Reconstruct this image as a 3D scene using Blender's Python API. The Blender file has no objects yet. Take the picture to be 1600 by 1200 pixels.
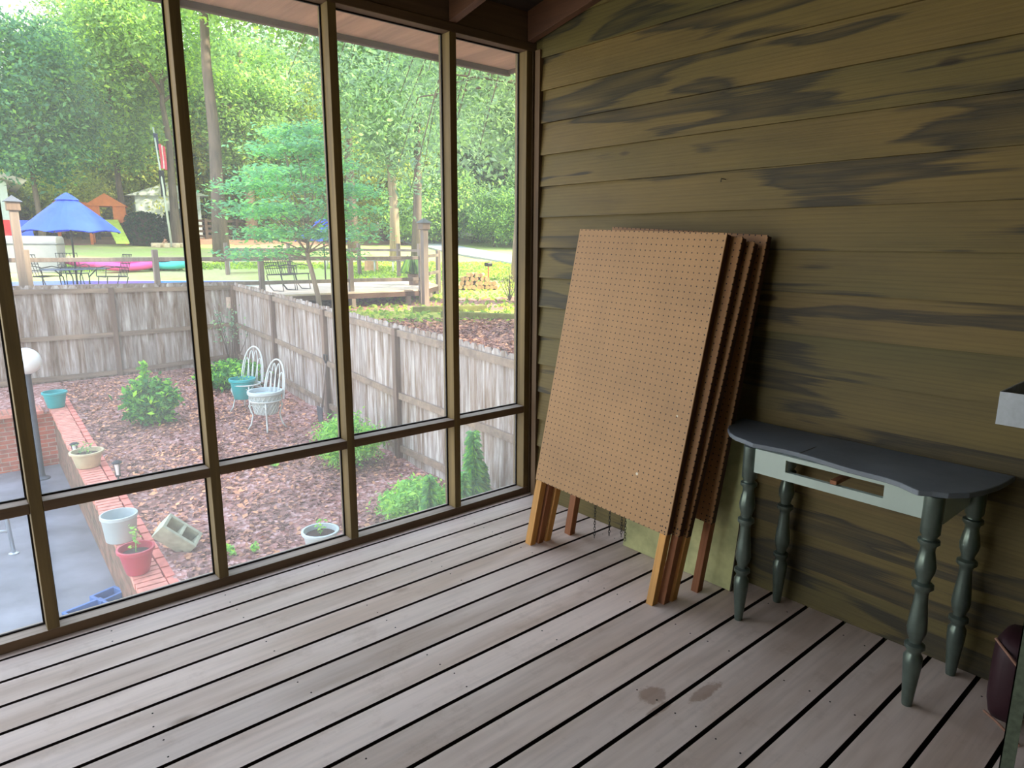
import bpy, math, random
import numpy as np
from mathutils import Vector, Matrix, noise

S = bpy.context.scene
COL = S.collection
random.seed(7)
# ------------------------------------------------------------------ camera
FPX = 1062.39                      # focal length in pixels of the 1600 px wide frame
YAW, PIT, ROL = 0.70971, 0.20279, 0.00479
CAM = Vector((-2.50614, -2.74243, 1.39645))
Fw = Vector((math.sin(YAW)*math.cos(PIT), math.cos(YAW)*math.cos(PIT), -math.sin(PIT)))
_R = Vector((math.cos(YAW), -math.sin(YAW), 0)); _U = _R.cross(Fw)
Rt = _R*math.cos(ROL)+_U*math.sin(ROL); Up = -_R*math.sin(ROL)+_U*math.cos(ROL)
cd = bpy.data.cameras.new('camera'); cam = bpy.data.objects.new('camera', cd); COL.objects.link(cam)
cd.sensor_width = 36; cd.lens = 36*FPX/1600; cd.clip_start = .05; cd.clip_end = 500
M = Matrix((Rt, Up, -Fw)).transposed().to_4x4(); M.translation = CAM
cam.matrix_world = M
S.camera = cam
# ------------------------------------------------------------------ light
S.view_settings.view_transform = 'Standard'; S.view_settings.look = 'None'
S.view_settings.gamma = 1; S.view_settings.use_curve_mapping = False
S.view_settings.exposure = 2.1
W = bpy.data.worlds.new('sky'); S.world = W; W.use_nodes = True
nt = W.node_tree; bg = nt.nodes['Background']
tc = nt.nodes.new('ShaderNodeTexCoord'); sx = nt.nodes.new('ShaderNodeSeparateXYZ'); cr = nt.nodes.new('ShaderNodeValToRGB')
nt.links.new(tc.outputs['Generated'], sx.inputs[0]); nt.links.new(sx.outputs[2], cr.inputs[0])
cr.color_ramp.elements[0].position = 0; cr.color_ramp.elements[0].color = (.95, .93, .86, 1)
cr.color_ramp.elements[1].position = .6; cr.color_ramp.elements[1].color = (.62, .76, 1, 1)
e = cr.color_ramp.elements.new(.25); e.color = (.88, .93, 1, 1)
nt.links.new(cr.outputs[0], bg.inputs[0]); bg.inputs[1].default_value = 1.0
sl = bpy.data.lights.new('sun', 'SUN'); sl.energy = 3.6; sl.angle = math.radians(2); sl.color = (1, .88, .62)
so = bpy.data.objects.new('sun', sl); COL.objects.link(so)
az, el = math.radians(140), math.radians(35)
so.rotation_euler = Vector((math.sin(az)*math.cos(el), math.cos(az)*math.cos(el), math.sin(el))).to_track_quat('Z', 'Y').to_euler()

# ------------------------------------------------------------------ measuring helpers
def ray(x, y): return Fw + Rt*((x-800)/FPX) - Up*((y-600)/FPX)
def atz(x, y, z): d = ray(x, y); return CAM + d*((z-CAM.z)/d.z)
def aty(x, y, Y): d = ray(x, y); return CAM + d*((Y-CAM.y)/d.y)
def atr(x, y, r): d = ray(x, y); return CAM + d*(r/math.hypot(d.x, d.y))
RT = [(0, -.5), (8, -.5), (11, -.3), (14, -.18), (17.5, -.1), (24, .27), (33, .77), (42, 1.2), (50, 1.85), (60, 2.4), (100, 4), (300, 10)]
def gz(x, y):
    r = math.hypot(x-CAM.x, y-CAM.y)
    for (a, za), (b, zb) in zip(RT, RT[1:]):
        if r <= b: return za+(zb-za)*(r-a)/(b-a)
    return RT[-1][1]
def G(x, y):
    d = ray(x, y); h = math.hypot(d.x, d.y); r = 9.
    while r < 120:
        p = CAM+d*(r/h)
        if p.z <= gz(p.x, p.y): return p
        r += .05
    return CAM+d*(60/h)
def onr(x, r):                       # ground point under image column x at distance r
    p = atr(x, 380, r); return Vector((p.x, p.y, gz(p.x, p.y)))
def bedz(x, y):
    t = min(max((y-5)/7.5, 0), 1); return -1.52+.3*t

# ------------------------------------------------------------------ materials
def lin(c):
    f = lambda v: v/12.92 if v <= .04045 else ((v+.055)/1.055)**2.4
    return tuple(f(v/255) for v in c)+(1,)
def newmat(name):
    m = bpy.data.materials.new(name); m.use_nodes = True
    return m, m.node_tree, m.node_tree.nodes['Principled BSDF']
def N(nt, t, **k):
    n = nt.nodes.new(t)
    for a, v in k.items():
        if a.startswith('i_'): n.inputs[a[2:].replace('_', ' ')].default_value = v
        else: setattr(n, a, v)
    return n
def mapped(nt, sc, coord='Object', rot=(0, 0, 0)):
    t = N(nt, 'ShaderNodeTexCoord'); m = N(nt, 'ShaderNodeMapping'); m.inputs['Scale'].default_value = sc; m.inputs['Rotation'].default_value = rot
    nt.links.new(t.outputs[coord], m.inputs[0]); return m.outputs[0]
def ramp(nt, src, stops):
    r = N(nt, 'ShaderNodeValToRGB'); e = r.color_ramp.elements
    e[0].position, e[0].color = stops[0]; e[1].position, e[1].color = stops[-1]
    for p, c in stops[1:-1]: x = e.new(p); x.color = c
    nt.links.new(src, r.inputs[0]); return r.outputs[0]
def mix(nt, a, b, fac, mode='MIX'):
    m = N(nt, 'ShaderNodeMix', data_type='RGBA', blend_type=mode)
    for s, v in ((6, a), (7, b), (0, fac)):
        if hasattr(v, 'links'): nt.links.new(v, m.inputs[s])
        else: m.inputs[s].default_value = v
    return m.outputs[2]
def math_(nt, op, a, b=None, c=None):
    m = N(nt, 'ShaderNodeMath', operation=op)
    for i, v in enumerate((a, b, c)):
        if v is None: continue
        if hasattr(v, 'links'): nt.links.new(v, m.inputs[i])
        else: m.inputs[i].default_value = v
    return m.outputs[0]
def noisef(nt, vec, scale=1, detail=4, rough=.6, dist=0):
    n = N(nt, 'ShaderNodeTexNoise'); n.inputs['Scale'].default_value = scale; n.inputs['Detail'].default_value = detail
    n.inputs['Roughness'].default_value = rough; n.inputs['Distortion'].default_value = dist
    nt.links.new(vec, n.inputs['Vector']); return n.outputs[0]
def bump(nt, b, h, s=.3, d=.01):
    n = N(nt, 'ShaderNodeBump'); n.inputs['Strength'].default_value = s; n.inputs['Distance'].default_value = d
    nt.links.new(h, n.inputs['Height']); nt.links.new(n.outputs[0], b.inputs['Normal'])
def sc(c, k): return (c[0]*k, c[1]*k, c[2]*k, 1)
def plain(name, rgb, rough=.6, metal=0, var=.18, scale=6):
    m, nt, b = newmat(name); c = lin(rgb)
    n = noisef(nt, mapped(nt, (scale,)*3), 1, 4)
    nt.links.new(ramp(nt, n, [(.3, sc(c, 1-var)), (.7, sc(c, 1+var))]), b.inputs['Base Color'])
    b.inputs['Roughness'].default_value = rough; b.inputs['Metallic'].default_value = metal
    return m
def wood(name, rgb, axis='x', dark=.6, rough=.7, coord='Object', grain=30):
    m, nt, b = newmat(name); c = lin(rgb)
    s = {'x': (1.2, grain, grain), 'y': (grain, 1.2, grain), 'z': (grain, grain, 1.2)}[axis]
    s2 = {'x': (1, 5, 5), 'y': (5, 1, 5), 'z': (5, 5, 1)}[axis]
    a = noisef(nt, mapped(nt, s, coord), 1, 5, .65); l = noisef(nt, mapped(nt, s2, coord), 1, 3)
    g = ramp(nt, a, [(.3, sc(c, dark)), (.55, c), (.8, sc(c, 1.2))])
    g2 = ramp(nt, l, [(.35, (.72, .72, .74, 1)), (.65, (1.1, 1.08, 1.05, 1))])
    nt.links.new(mix(nt, g, g2, 1, 'MULTIPLY'), b.inputs['Base Color'])
    b.inputs['Roughness'].default_value = rough; bump(nt, b, a, .25, .004)
    return m
LEAFK = 1.9
def leafmat(name, rgb, trans=.5, var=.45, warm=(1.25, 1.1, .6)):
    m, nt, b = newmat(name); c = lin(rgb); c = tuple(min(.9, v*LEAFK) for v in c[:3])+(1,)
    g = N(nt, 'ShaderNodeNewGeometry')
    col = ramp(nt, g.outputs['Random Per Island'], [(0, sc(c, 1-var)), (.55, c), (1, (min(1, c[0]*warm[0]*(1+var)), min(1, c[1]*warm[1]*(1+var)), c[2]*warm[2], 1))])
    nz = noisef(nt, mapped(nt, (.35,)*3), 1, 2)
    col = mix(nt, col, ramp(nt, nz, [(.35, (.7, .75, .75, 1)), (.65, (1.2, 1.15, 1, 1))]), 1, 'MULTIPLY')
    d = N(nt, 'ShaderNodeBsdfDiffuse'); t = N(nt, 'ShaderNodeBsdfTranslucent'); x = N(nt, 'ShaderNodeMixShader'); x.inputs[0].default_value = trans
    nt.links.new(col, d.inputs[0]); nt.links.new(col, t.inputs[0])
    nt.links.new(d.outputs[0], x.inputs[1]); nt.links.new(t.outputs[0], x.inputs[2])
    nt.links.new(x.outputs[0], nt.nodes['Material Output'].inputs[0]); nt.nodes.remove(b)
    return m

SID0, SIDH = 1.8432, .15478
def siding_mat():
    m, nt, b = newmat('stained_cedar_siding')
    t = N(nt, 'ShaderNodeTexCoord'); sp = N(nt, 'ShaderNodeSeparateXYZ'); nt.links.new(t.outputs['Object'], sp.inputs[0])
    y, z = sp.outputs[1], sp.outputs[2]
    idx = math_(nt, 'FLOOR', math_(nt, 'DIVIDE', math_(nt, 'SUBTRACT', z, SID0), SIDH))
    wn = N(nt, 'ShaderNodeTexWhiteNoise', noise_dimensions='1D'); nt.links.new(idx, wn.inputs['W'])
    off = math_(nt, 'MULTIPLY', wn.outputs[0], 37.)
    def vec(sy, sz, o=1.):
        c = N(nt, 'ShaderNodeCombineXYZ')
        nt.links.new(math_(nt, 'MULTIPLY', off, o), c.inputs[0])
        nt.links.new(math_(nt, 'MULTIPLY', y, sy), c.inputs[1]); nt.links.new(math_(nt, 'MULTIPLY', z, sz), c.inputs[2]); return c.outputs[0]
    big = noisef(nt, vec(1.15, 9.), 1, 2.2, .5, .35)
    jag = noisef(nt, vec(2.2, 170., 1.7), 1, 3, .6)
    st = math_(nt, 'ADD', big, math_(nt, 'MULTIPLY', math_(nt, 'SUBTRACT', jag, .5), .13))
    stain = ramp(nt, st, [(.535, (0, 0, 0, 1)), (.585, (1, 1, 1, 1)), (.70, (.35, .35, .35, 1)), (.74, (0, 0, 0, 1))])
    fine = noisef(nt, vec(3, 140, 2.), 1, 5, .65)
    tone = noisef(nt, vec(.5, 2., 3.), 1, 2)
    pb = N(nt, 'ShaderNodeTexWhiteNoise', noise_dimensions='1D'); nt.links.new(math_(nt, 'ADD', idx, .37), pb.inputs['W'])
    c = lin((108, 94, 50))
    base = ramp(nt, fine, [(.25, sc(c, .86)), (.6, c), (.85, sc(c, 1.06))])
    base = mix(nt, base, ramp(nt, tone, [(.3, (.72, .8, .68, 1)), (.7, (1.14, 1.06, .98, 1))]), 1, 'MULTIPLY')
    base = mix(nt, base, ramp(nt, pb.outputs[0], [(0, (.86, .9, .8, 1)), (1, (1.1, 1.05, 1.0, 1))]), 1, 'MULTIPLY')
    # cathedral grain rings
    rg = N(nt, 'ShaderNodeTexWave', wave_type='RINGS', rings_direction='X'); rg.inputs['Scale'].default_value = .9; rg.inputs['Distortion'].default_value = 3.5; rg.inputs['Detail'].default_value = 1
    nt.links.new(vec(1., 22.), rg.inputs[0])
    base = mix(nt, base, ramp(nt, rg.outputs[0], [(.0, (.86, .85, .8, 1)), (.5, (1.03, 1.03, 1.03, 1))]), .6, 'MULTIPLY')
    bl = noisef(nt, vec(1.6, 7., 5.), 1, 5, .65)
    base = mix(nt, base, ramp(nt, bl, [(.3, (.74, .74, .72, 1)), (.5, (1, 1, 1, 1)), (.72, (1.22, 1.2, 1.12, 1))]), .8, 'MULTIPLY')
    # knots
    vo = N(nt, 'ShaderNodeTexVoronoi'); vo.inputs['Scale'].default_value = 1; nt.links.new(vec(1.3, 4.), vo.inputs['Vector'])
    kn = ramp(nt, vo.outputs['Distance'], [(.045, (.35, .3, .25, 1)), (.07, (1, 1, 1, 1))])
    col = mix(nt, base, sc(lin((40, 36, 22)), 1.), math_(nt, 'MULTIPLY', stain, .9))
    col = mix(nt, col, kn, 1, 'MULTIPLY')
    nt.links.new(col, b.inputs['Base Color']); b.inputs['Roughness'].default_value = .62
    bump(nt, b, fine, .3, .004); return m

def deck_mat():
    m, nt, b = newmat('weathered_deck_boards')
    t = N(nt, 'ShaderNodeTexCoord'); sp = N(nt, 'ShaderNodeSeparateXYZ'); nt.links.new(t.outputs['Object'], sp.inputs[0])
    x, y = sp.outputs[0], sp.outputs[1]
    idx = math_(nt, 'FLOOR', math_(nt, 'DIVIDE', math_(nt, 'ADD', y, 1.496), .146))
    wn = N(nt, 'ShaderNodeTexWhiteNoise', noise_dimensions='1D'); nt.links.new(idx, wn.inputs['W'])
    def vec(sx_, sy_, o=29.):
        c = N(nt, 'ShaderNodeCombineXYZ'); nt.links.new(math_(nt, 'MULTIPLY', wn.outputs[0], o), c.inputs[2])
        nt.links.new(math_(nt, 'MULTIPLY', x, sx_), c.inputs[0]); nt.links.new(math_(nt, 'MULTIPLY', y, sy_), c.inputs[1]); return c.outputs[0]
    fine = noisef(nt, vec(2.2, 48), 1, 6, .6); br = noisef(nt, vec(.9, 5., 11), 1, 4, .6); gr = noisef(nt, vec(8, 8, 3), 1, 6, .7)
    c = lin((226, 208, 194))
    col = ramp(nt, fine, [(.25, sc(c, .85)), (.55, c), (.8, sc(c, 1.06))])
    col = mix(nt, col, ramp(nt, br, [(.36, (.70, .63, .56, 1)), (.56, (1, 1, 1, 1)), (.75, (1.08, 1.1, 1.13, 1))]), .8, 'MULTIPLY')
    col = mix(nt, col, ramp(nt, gr, [(.28, (.78, .74, .7, 1)), (.45, (1, 1, 1, 1))]), .7, 'MULTIPLY')
    col = mix(nt, col, ramp(nt, wn.outputs[0], [(0, (.88, .87, .86, 1)), (1, (1.08, 1.06, 1.05, 1))]), 1, 'MULTIPLY')
    vo = N(nt, 'ShaderNodeTexVoronoi'); vo.inputs['Scale'].default_value = 1; nt.links.new(vec(1.4, 3.2, 5), vo.inputs['Vector'])
    col = mix(nt, col, ramp(nt, vo.outputs['Distance'], [(.03, (.45, .38, .32, 1)), (.075, (1, 1, 1, 1))]), .8, 'MULTIPLY')
    # spilled brown stain on two boards
    for (cx, cy, rx, ry) in ((-.92, -1.585, .06, .05), (-.775, -1.685, .10, .028), (-.96, -1.64, .09, .018)):
        dx = math_(nt, 'DIVIDE', math_(nt, 'SUBTRACT', x, cx), rx); dy = math_(nt, 'DIVIDE', math_(nt, 'SUBTRACT', y, cy), ry)
        d = math_(nt, 'ADD', math_(nt, 'MULTIPLY', dx, dx), math_(nt, 'MULTIPLY', dy, dy))
        d = math_(nt, 'ADD', d, math_(nt, 'MULTIPLY', noisef(nt, mapped(nt, (45,)*3), 1, 4), 1.6))
        f = ramp(nt, math_(nt, 'MULTIPLY', d, .5), [(.6, (.55, .55, .55, 1)), (.78, (0, 0, 0, 1))])
        col = mix(nt, col, lin((128, 92, 66)), f)
    nt.links.new(col, b.inputs['Base Color']); b.inputs['Roughness'].default_value = .6
    bump(nt, b, fine, .25, .003); return m

def peg_mat(name, rgb):
    m, nt, b = newmat(name); c = lin(rgb)
    t = N(nt, 'ShaderNodeTexCoord'); sp = N(nt, 'ShaderNodeSeparateXYZ'); nt.links.new(t.outputs['Object'], sp.inputs[0])
    u = math_(nt, 'SUBTRACT', math_(nt, 'FRACT', math_(nt, 'DIVIDE', sp.outputs[1], .0254)), .5)
    v = math_(nt, 'SUBTRACT', math_(nt, 'FRACT', math_(nt, 'DIVIDE', sp.outputs[2], .0254)), .5)
    d = math_(nt, 'SQRT', math_(nt, 'ADD', math_(nt, 'MULTIPLY', u, u), math_(nt, 'MULTIPLY', v, v)))
    hole = math_(nt, 'LESS_THAN', d, .115)
    n = noisef(nt, mapped(nt, (3, 3, 3)), 1, 6, .65); n2 = noisef(nt, mapped(nt, (150,)*3), 1, 2)
    base = ramp(nt, n, [(.3, sc(c, .82)), (.6, c), (.8, sc(c, 1.1))])
    base = mix(nt, base, ramp(nt, n2, [(.3, (.93, .93, .93, 1)), (.7, (1.05, 1.05, 1.05, 1))]), 1, 'MULTIPLY')
    vo = N(nt, 'ShaderNodeTexVoronoi'); vo.inputs['Scale'].default_value = 4.5; nt.links.new(t.outputs['Object'], vo.inputs['Vector'])
    base = mix(nt, base, lin((225, 215, 190)), ramp(nt, vo.outputs['Distance'], [(.022, (1, 1, 1, 1)), (.03, (0, 0, 0, 1))]))
    col = mix(nt, base, lin((40, 22, 12)), hole)
    nt.links.new(col, b.inputs['Base Color']); b.inputs['Roughness'].default_value = .55
    bump(nt, b, math_(nt, 'SUBTRACT', 1., hole), .6, .004); return m

def ground_mat(name, cols, scale=14., bumpd=.05, spots=True):
    m, nt, b = newmat(name)
    v = N(nt, 'ShaderNodeTexVoronoi'); v.inputs['Scale'].default_value = scale; nt.links.new(mapped(nt, (1, 1, 1)), v.inputs['Vector'])
    hs = N(nt, 'ShaderNodeSeparateColor'); nt.links.new(v.outputs['Color'], hs.inputs[0])
    col = ramp(nt, hs.outputs[0], [(i/(len(cols)-1), lin(c)) for i, c in enumerate(cols)])
    n = noisef(nt, mapped(nt, (1.1,)*3), 1, 5)
    col = mix(nt, col, ramp(nt, n, [(.35, (.62, .55, .52, 1)), (.6, (1.1, 1.05, 1.05, 1))]), 1, 'MULTIPLY')
    nt.links.new(col, b.inputs['Base Color']); b.inputs['Roughness'].default_value = .9
    bump(nt, b, v.outputs['Distance'], .8, bumpd); return m
def brick_mat(name, c1, c2, mortar, scale=1., rot=(0, 0, 0), coord='UV'):
    m, nt, b = newmat(name)
    br = N(nt, 'ShaderNodeTexBrick'); br.inputs['Color1'].default_value = lin(c1); br.inputs['Color2'].default_value = lin(c2); br.inputs['Mortar'].default_value = lin(mortar)
    br.inputs['Scale'].default_value = scale; br.inputs['Brick Width'].default_value = .215; br.inputs['Row Height'].default_value = .07; br.inputs['Mortar Size'].default_value = .006
    nt.links.new(mapped(nt, (1, 1, 1), coord, rot), br.inputs[0])
    n = noisef(nt, mapped(nt, (5,)*3), 1, 6, .7)
    col = mix(nt, br.outputs[0], ramp(nt, n, [(.35, (.55, .56, .45, 1)), (.6, (1.1, 1.1, 1.1, 1))]), 1, 'MULTIPLY')
    nt.links.new(col, b.inputs['Base Color']); b.inputs['Roughness'].default_value = .85
    bump(nt, b, br.outputs[1], -.5, .01); return m

MT = {}
MT['siding'] = siding_mat(); MT['deck'] = deck_mat()
MT['frame_z'] = wood('aged_frame_wood_upright', (120, 100, 58), 'z', .6)
MT['frame_top'] = wood('weathered_lit_frame_top', (168, 152, 136), 'x', .7)  # grey weathering, with the light on the top faces painted in
MT['frame_x'] = wood('aged_frame_wood_level', (112, 88, 62), 'x', .6)
MT['rafter'] = wood('rafter_wood', (104, 68, 42), 'y', .6)
MT['roofdeck'] = wood('roof_sheathing', (58, 44, 32), 'x', .6)
MT['soffit'] = wood('brown_soffit_plywood', (186, 142, 114), 'y', .8, grain=40)
MT['fascia'] = wood('brown_fascia', (84, 56, 42), 'x', .7)
MT['dark'] = plain('dark_shade_and_trim', (26, 20, 16), .95)  # near-black for dark trim and the painted shade below the floor
MT['trim'] = wood('corner_trim_wood', (104, 80, 52), 'z', .6)
MT['peg1'] = peg_mat('pegboard_tan', (178, 136, 88)); MT['peg2'] = peg_mat('pegboard_tan_aged', (166, 120, 72))
MT['leg1'] = wood('pine_leg', (214, 160, 88), 'z', .75, grain=50); MT['leg2'] = wood('reddish_pine_leg', (160, 104, 66), 'z', .7, grain=50)
MT['stile'] = wood('shaded_stile', (78, 48, 34), 'z', .7, grain=50)  # leg wood turned from the light, its shade put into the colour
MT['leg3'] = wood('brown_pine_leg', (172, 122, 76), 'z', .7, grain=50)
MT['fence'] = wood('weathered_grey_pickets', (150, 140, 130), 'z', .62, coord='Object', grain=18)
def fence_mat():
    m, nt, b = newmat('weathered_stained_pickets')
    g = N(nt, 'ShaderNodeNewGeometry')
    t = N(nt, 'ShaderNodeTexCoord'); sp = N(nt, 'ShaderNodeSeparateXYZ'); nt.links.new(t.outputs['Object'], sp.inputs[0])
    c = N(nt, 'ShaderNodeCombineXYZ'); nt.links.new(math_(nt, 'MULTIPLY', sp.outputs[0], 9.), c.inputs[0]); nt.links.new(math_(nt, 'ADD', math_(nt, 'MULTIPLY', sp.outputs[1], 9.), math_(nt, 'MULTIPLY', g.outputs['Random Per Island'], 40.)), c.inputs[1]); nt.links.new(math_(nt, 'MULTIPLY', sp.outputs[2], 1.1), c.inputs[2])
    a = noisef(nt, c.outputs[0], 1, 5, .65, .3); f = noisef(nt, mapped(nt, (60, 60, 4)), 1, 4)
    col = ramp(nt, a, [(.32, lin((104, 84, 66))), (.44, lin((142, 126, 112))), (.55, lin((166, 158, 152))), (.68, lin((204, 200, 192)))])
    col = mix(nt, col, ramp(nt, f, [(.3, (.8, .78, .76, 1)), (.6, (1.03, 1.03, 1.03, 1))]), 1, 'MULTIPLY')
    col = mix(nt, col, ramp(nt, g.outputs['Random Per Island'], [(0, (.78, .76, .74, 1)), (1, (1.08, 1.07, 1.06, 1))]), 1, 'MULTIPLY')
    nt.links.new(col, b.inputs['Base Color']); b.inputs['Roughness'].default_value = .85; return m
MT['fence'] = fence_mat()
MT['fencerail'] = wood('weathered_fence_rail', (142, 124, 106), 'x', .7, grain=25)
MT['fencepost'] = wood('weathered_fence_post', (118, 98, 84), 'z', .7, grain=25)
MT['railwood'] = wood('grey_split_rail', (128, 114, 104), 'z', .75, grain=25)
MT['bark'] = wood('tree_bark', (98, 84, 72), 'z', .5, grain=12)
MT['barkpale'] = wood('pale_tree_bark', (160, 142, 120), 'z', .6, grain=12)
MT['green_metal'] = plain('table_leg_gunmetal_green', (104, 118, 110), .28, .65, .22, 14)
MT['tabletop'] = plain('table_top_slate_paint', (112, 120, 128), .62, 0, .22, 4)
MT['apron'] = plain('table_apron_pale_green_paint', (176, 192, 182), .5, 0, .06, 8)
MT['tray'] = plain('galvanised_tray', (170, 178, 184), .5, .2, .12, 30)
MT['postgreen'] = plain('dull_green_shelf_post', (82, 92, 74), .5, .2, .3, 60)
MT['maroon'] = plain('dark_maroon_fabric', (48, 16, 26), .6)
MT['strap'] = plain('tan_strap', (150, 110, 90), .7)
MT['white'] = plain('white_paint', (196, 204, 200), .45, 0, .05)
MT['whitepot'] = plain('white_plastic_pot', (180, 192, 192), .5, 0, .06)
MT['stonepot'] = plain('weathered_stone_pot', (190, 176, 140), .8, 0, .2)
MT['teal'] = plain('teal_plastic', (38, 158, 160), .4, 0, .1)
MT['red'] = plain('red_plastic', (176, 58, 72), .45, 0, .1)
MT['soil'] = plain('potting_soil', (62, 44, 34), .95, 0, .4, 60)
MT['globe'] = plain('frosted_white_globe', (232, 230, 226), .3, 0, .03)
MT['greypost'] = plain('grey_metal_post', (92, 96, 102), .5, .3)
MT['black'] = plain('black_metal', (28, 28, 30), .45, .4)
MT['blue'] = plain('royal_blue_canvas', (38, 76, 205), .7, 0, .1)
MT['bluep'] = plain('blue_plastic', (74, 112, 168), .5, 0, .1)
MT['pink'] = plain('pink_kayak_plastic', (250, 92, 170), .35, 0, .06)
MT['kteal'] = plain('teal_kayak_plastic', (70, 205, 200), .35, 0, .06)
MT['block'] = plain('mossy_concrete_block', (166, 170, 146), .9, 0, .2, 14)
MT['concrete'] = plain('wet_patio_concrete', (112, 114, 120), .45, 0, .45, 1.3)
MT['brick'] = brick_mat('red_brick_face', (178, 92, 66), (150, 82, 64), (168, 150, 134))
MT['brickold'] = brick_mat('mossy_brown_brick_face', (142, 94, 76), (104, 76, 58), (122, 112, 86))
MT['brickcap'] = brick_mat('salmon_brick_cap', (214, 140, 122), (196, 122, 104), (150, 122, 110))
MT['redlitter'] = ground_mat('red_brown_leaf_litter', [(122, 84, 76), (176, 132, 122), (146, 98, 84), (202, 170, 164), (130, 90, 78)], 22, .04)
MT['road'] = plain('pale_asphalt', (176, 180, 188), .8, 0, .1)
MT['orange'] = plain('orange_cedar_playset', (206, 112, 52), .7)
MT['lime'] = plain('lime_green_plastic', (190, 214, 90), .5)
MT['housew'] = plain('pale_grey_clapboard', (186, 196, 196), .8, 0, .06)
MT['roofw'] = plain('pale_roof_edge', (205, 196, 198), .8)
MT['shedw'] = plain('grey_green_shed_wall', (186, 200, 202), .8, 0, .06)
MT['farfence'] = plain('dark_brown_board_fence', (62, 50, 42), .9)
MT['redch'] = plain('red_chair_plastic', (226, 66, 70), .5)
MT['spa'] = plain('pale_grey_vinyl', (140, 142, 146), .5, 0, .05)
MT['water'] = plain('pool_blue_liner', (36, 92, 200), .2, 0, .1)
MT['tan'] = plain('tan_boards', (196, 176, 158), .8)
MT['mosstimber'] = plain('mossy_landscape_timber', (118, 118, 60), .95, 0, .35, 5)
MT['log'] = plain('cut_log_end', (196, 152, 110), .9, 0, .2, 10)
MT['cream'] = plain('cream_green_painted_panel', (176, 178, 124), .6, 0, .4, 6)
MT['glassdark'] = plain('dark_glossy_panel_edge', (60, 56, 46), .25)
MT['stones'] = plain('pale_ring_stones', (206, 188, 160), .9)
MT['chrome'] = plain('brushed_steel_tube', (182, 190, 198), .3, .7, .05)
# leaves
MT['l_dark'] = leafmat('leaves_dark_green', (78, 116, 98)); MT['l_mid'] = leafmat('leaves_mid_green', (116, 148, 104))
MT['l_yel'] = leafmat('leaves_yellow_green', (172, 190, 112), .6); MT['l_mint'] = leafmat('leaves_mint_dogwood', (108, 160, 122), .5, .3)
MT['l_grey'] = leafmat('leaves_grey_green', (118, 146, 124), .5, .35, (1.15, 1.12, .9))
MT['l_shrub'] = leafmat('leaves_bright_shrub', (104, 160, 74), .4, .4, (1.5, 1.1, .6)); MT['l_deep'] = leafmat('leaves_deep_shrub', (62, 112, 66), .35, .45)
MT['l_lime'] = leafmat('leaves_lime_shrub', (124, 172, 96), .45, .3); MT['l_fern'] = leafmat('needles_soft_green', (112, 160, 112), .4, .3)
MT['hedge'] = leafmat('leaves_dark_hedge', (34, 56, 44), .3, .4)
MT['litter'] = leafmat('fallen_leaves', (132, 98, 92), .15, .5, (1.35, 1.3, 1.3))
MT['grass'] = leafmat('grass_blades', (120, 146, 72), .4, .4)

def terrain_mat():
    m, nt, b = newmat('yard_ground')
    at = N(nt, 'ShaderNodeAttribute', attribute_name='zone'); sc_ = N(nt, 'ShaderNodeSeparateColor'); nt.links.new(at.outputs['Color'], sc_.inputs[0])
    co = mapped(nt, (1, 1, 1))
    n = noisef(nt, co, .35, 5, .7); n2 = noisef(nt, co, 9, 4, .7)
    v = N(nt, 'ShaderNodeTexVoronoi'); v.inputs['Scale'].default_value = 16; nt.links.new(co, v.inputs['Vector'])
    hs = N(nt, 'ShaderNodeSeparateColor'); nt.links.new(v.outputs['Color'], hs.inputs[0])
    lit = ramp(nt, hs.outputs[0], [(0, lin((150, 88, 78))), (.5, lin((196, 146, 134))), (.8, lin((128, 76, 62))), (1, lin((226, 186, 170)))])
    grass = ramp(nt, n2, [(.3, lin((138, 164, 90))), (.6, lin((196, 204, 126)))])
    grass = mix(nt, grass, ramp(nt, n, [(.42, lin((196, 172, 140))), (.56, lin((178, 200, 100)))]), .45)
    moss = ramp(nt, n2, [(.35, lin((150, 150, 60))), (.65, lin((206, 206, 90)))])
    def f(ch, lo=.4, hi=.6):
        s = math_(nt, 'ADD', sc_.outputs[ch], math_(nt, 'MULTIPLY', math_(nt, 'SUBTRACT', n, .5), .9)); return ramp(nt, s, [(lo, (0, 0, 0, 1)), (hi, (1, 1, 1, 1))])
    col = mix(nt, lit, grass, f(0)); col = mix(nt, col, moss, f(1)); col = mix(nt, col, lin((150, 118, 96)), f(2))
    nt.links.new(col, b.inputs['Base Color']); b.inputs['Roughness'].default_value = .95
    bump(nt, b, n2, .6, .05); return m
MT['terrain'] = terrain_mat()
def screen_mat():
    m, nt, b = newmat('fine_insect_screen'); nt.nodes.remove(b)
    t = N(nt, 'ShaderNodeBsdfTransparent'); d = N(nt, 'ShaderNodeBsdfDiffuse'); d.inputs[0].default_value = (.62, .62, .6, 1)
    tr = N(nt, 'ShaderNodeBsdfTranslucent'); tr.inputs[0].default_value = (.72, .72, .7, 1)
    a = N(nt, 'ShaderNodeMixShader'); a.inputs[0].default_value = .6; x = N(nt, 'ShaderNodeMixShader')
    n = noisef(nt, mapped(nt, (1.3,)*3), 1, 3)
    r = ramp(nt, n, [(.3, (.07, .07, .07, 1)), (.7, (.13, .13, .13, 1))])
    nt.links.new(r, x.inputs[0]); nt.links.new(d.outputs[0], a.inputs[1]); nt.links.new(tr.outputs[0], a.inputs[2])
    nt.links.new(t.outputs[0], x.inputs[1]); nt.links.new(a.outputs[0], x.inputs[2]); nt.links.new(x.outputs[0], nt.nodes['Material Output'].inputs[0]); return m
MT['screen'] = screen_mat()

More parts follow.
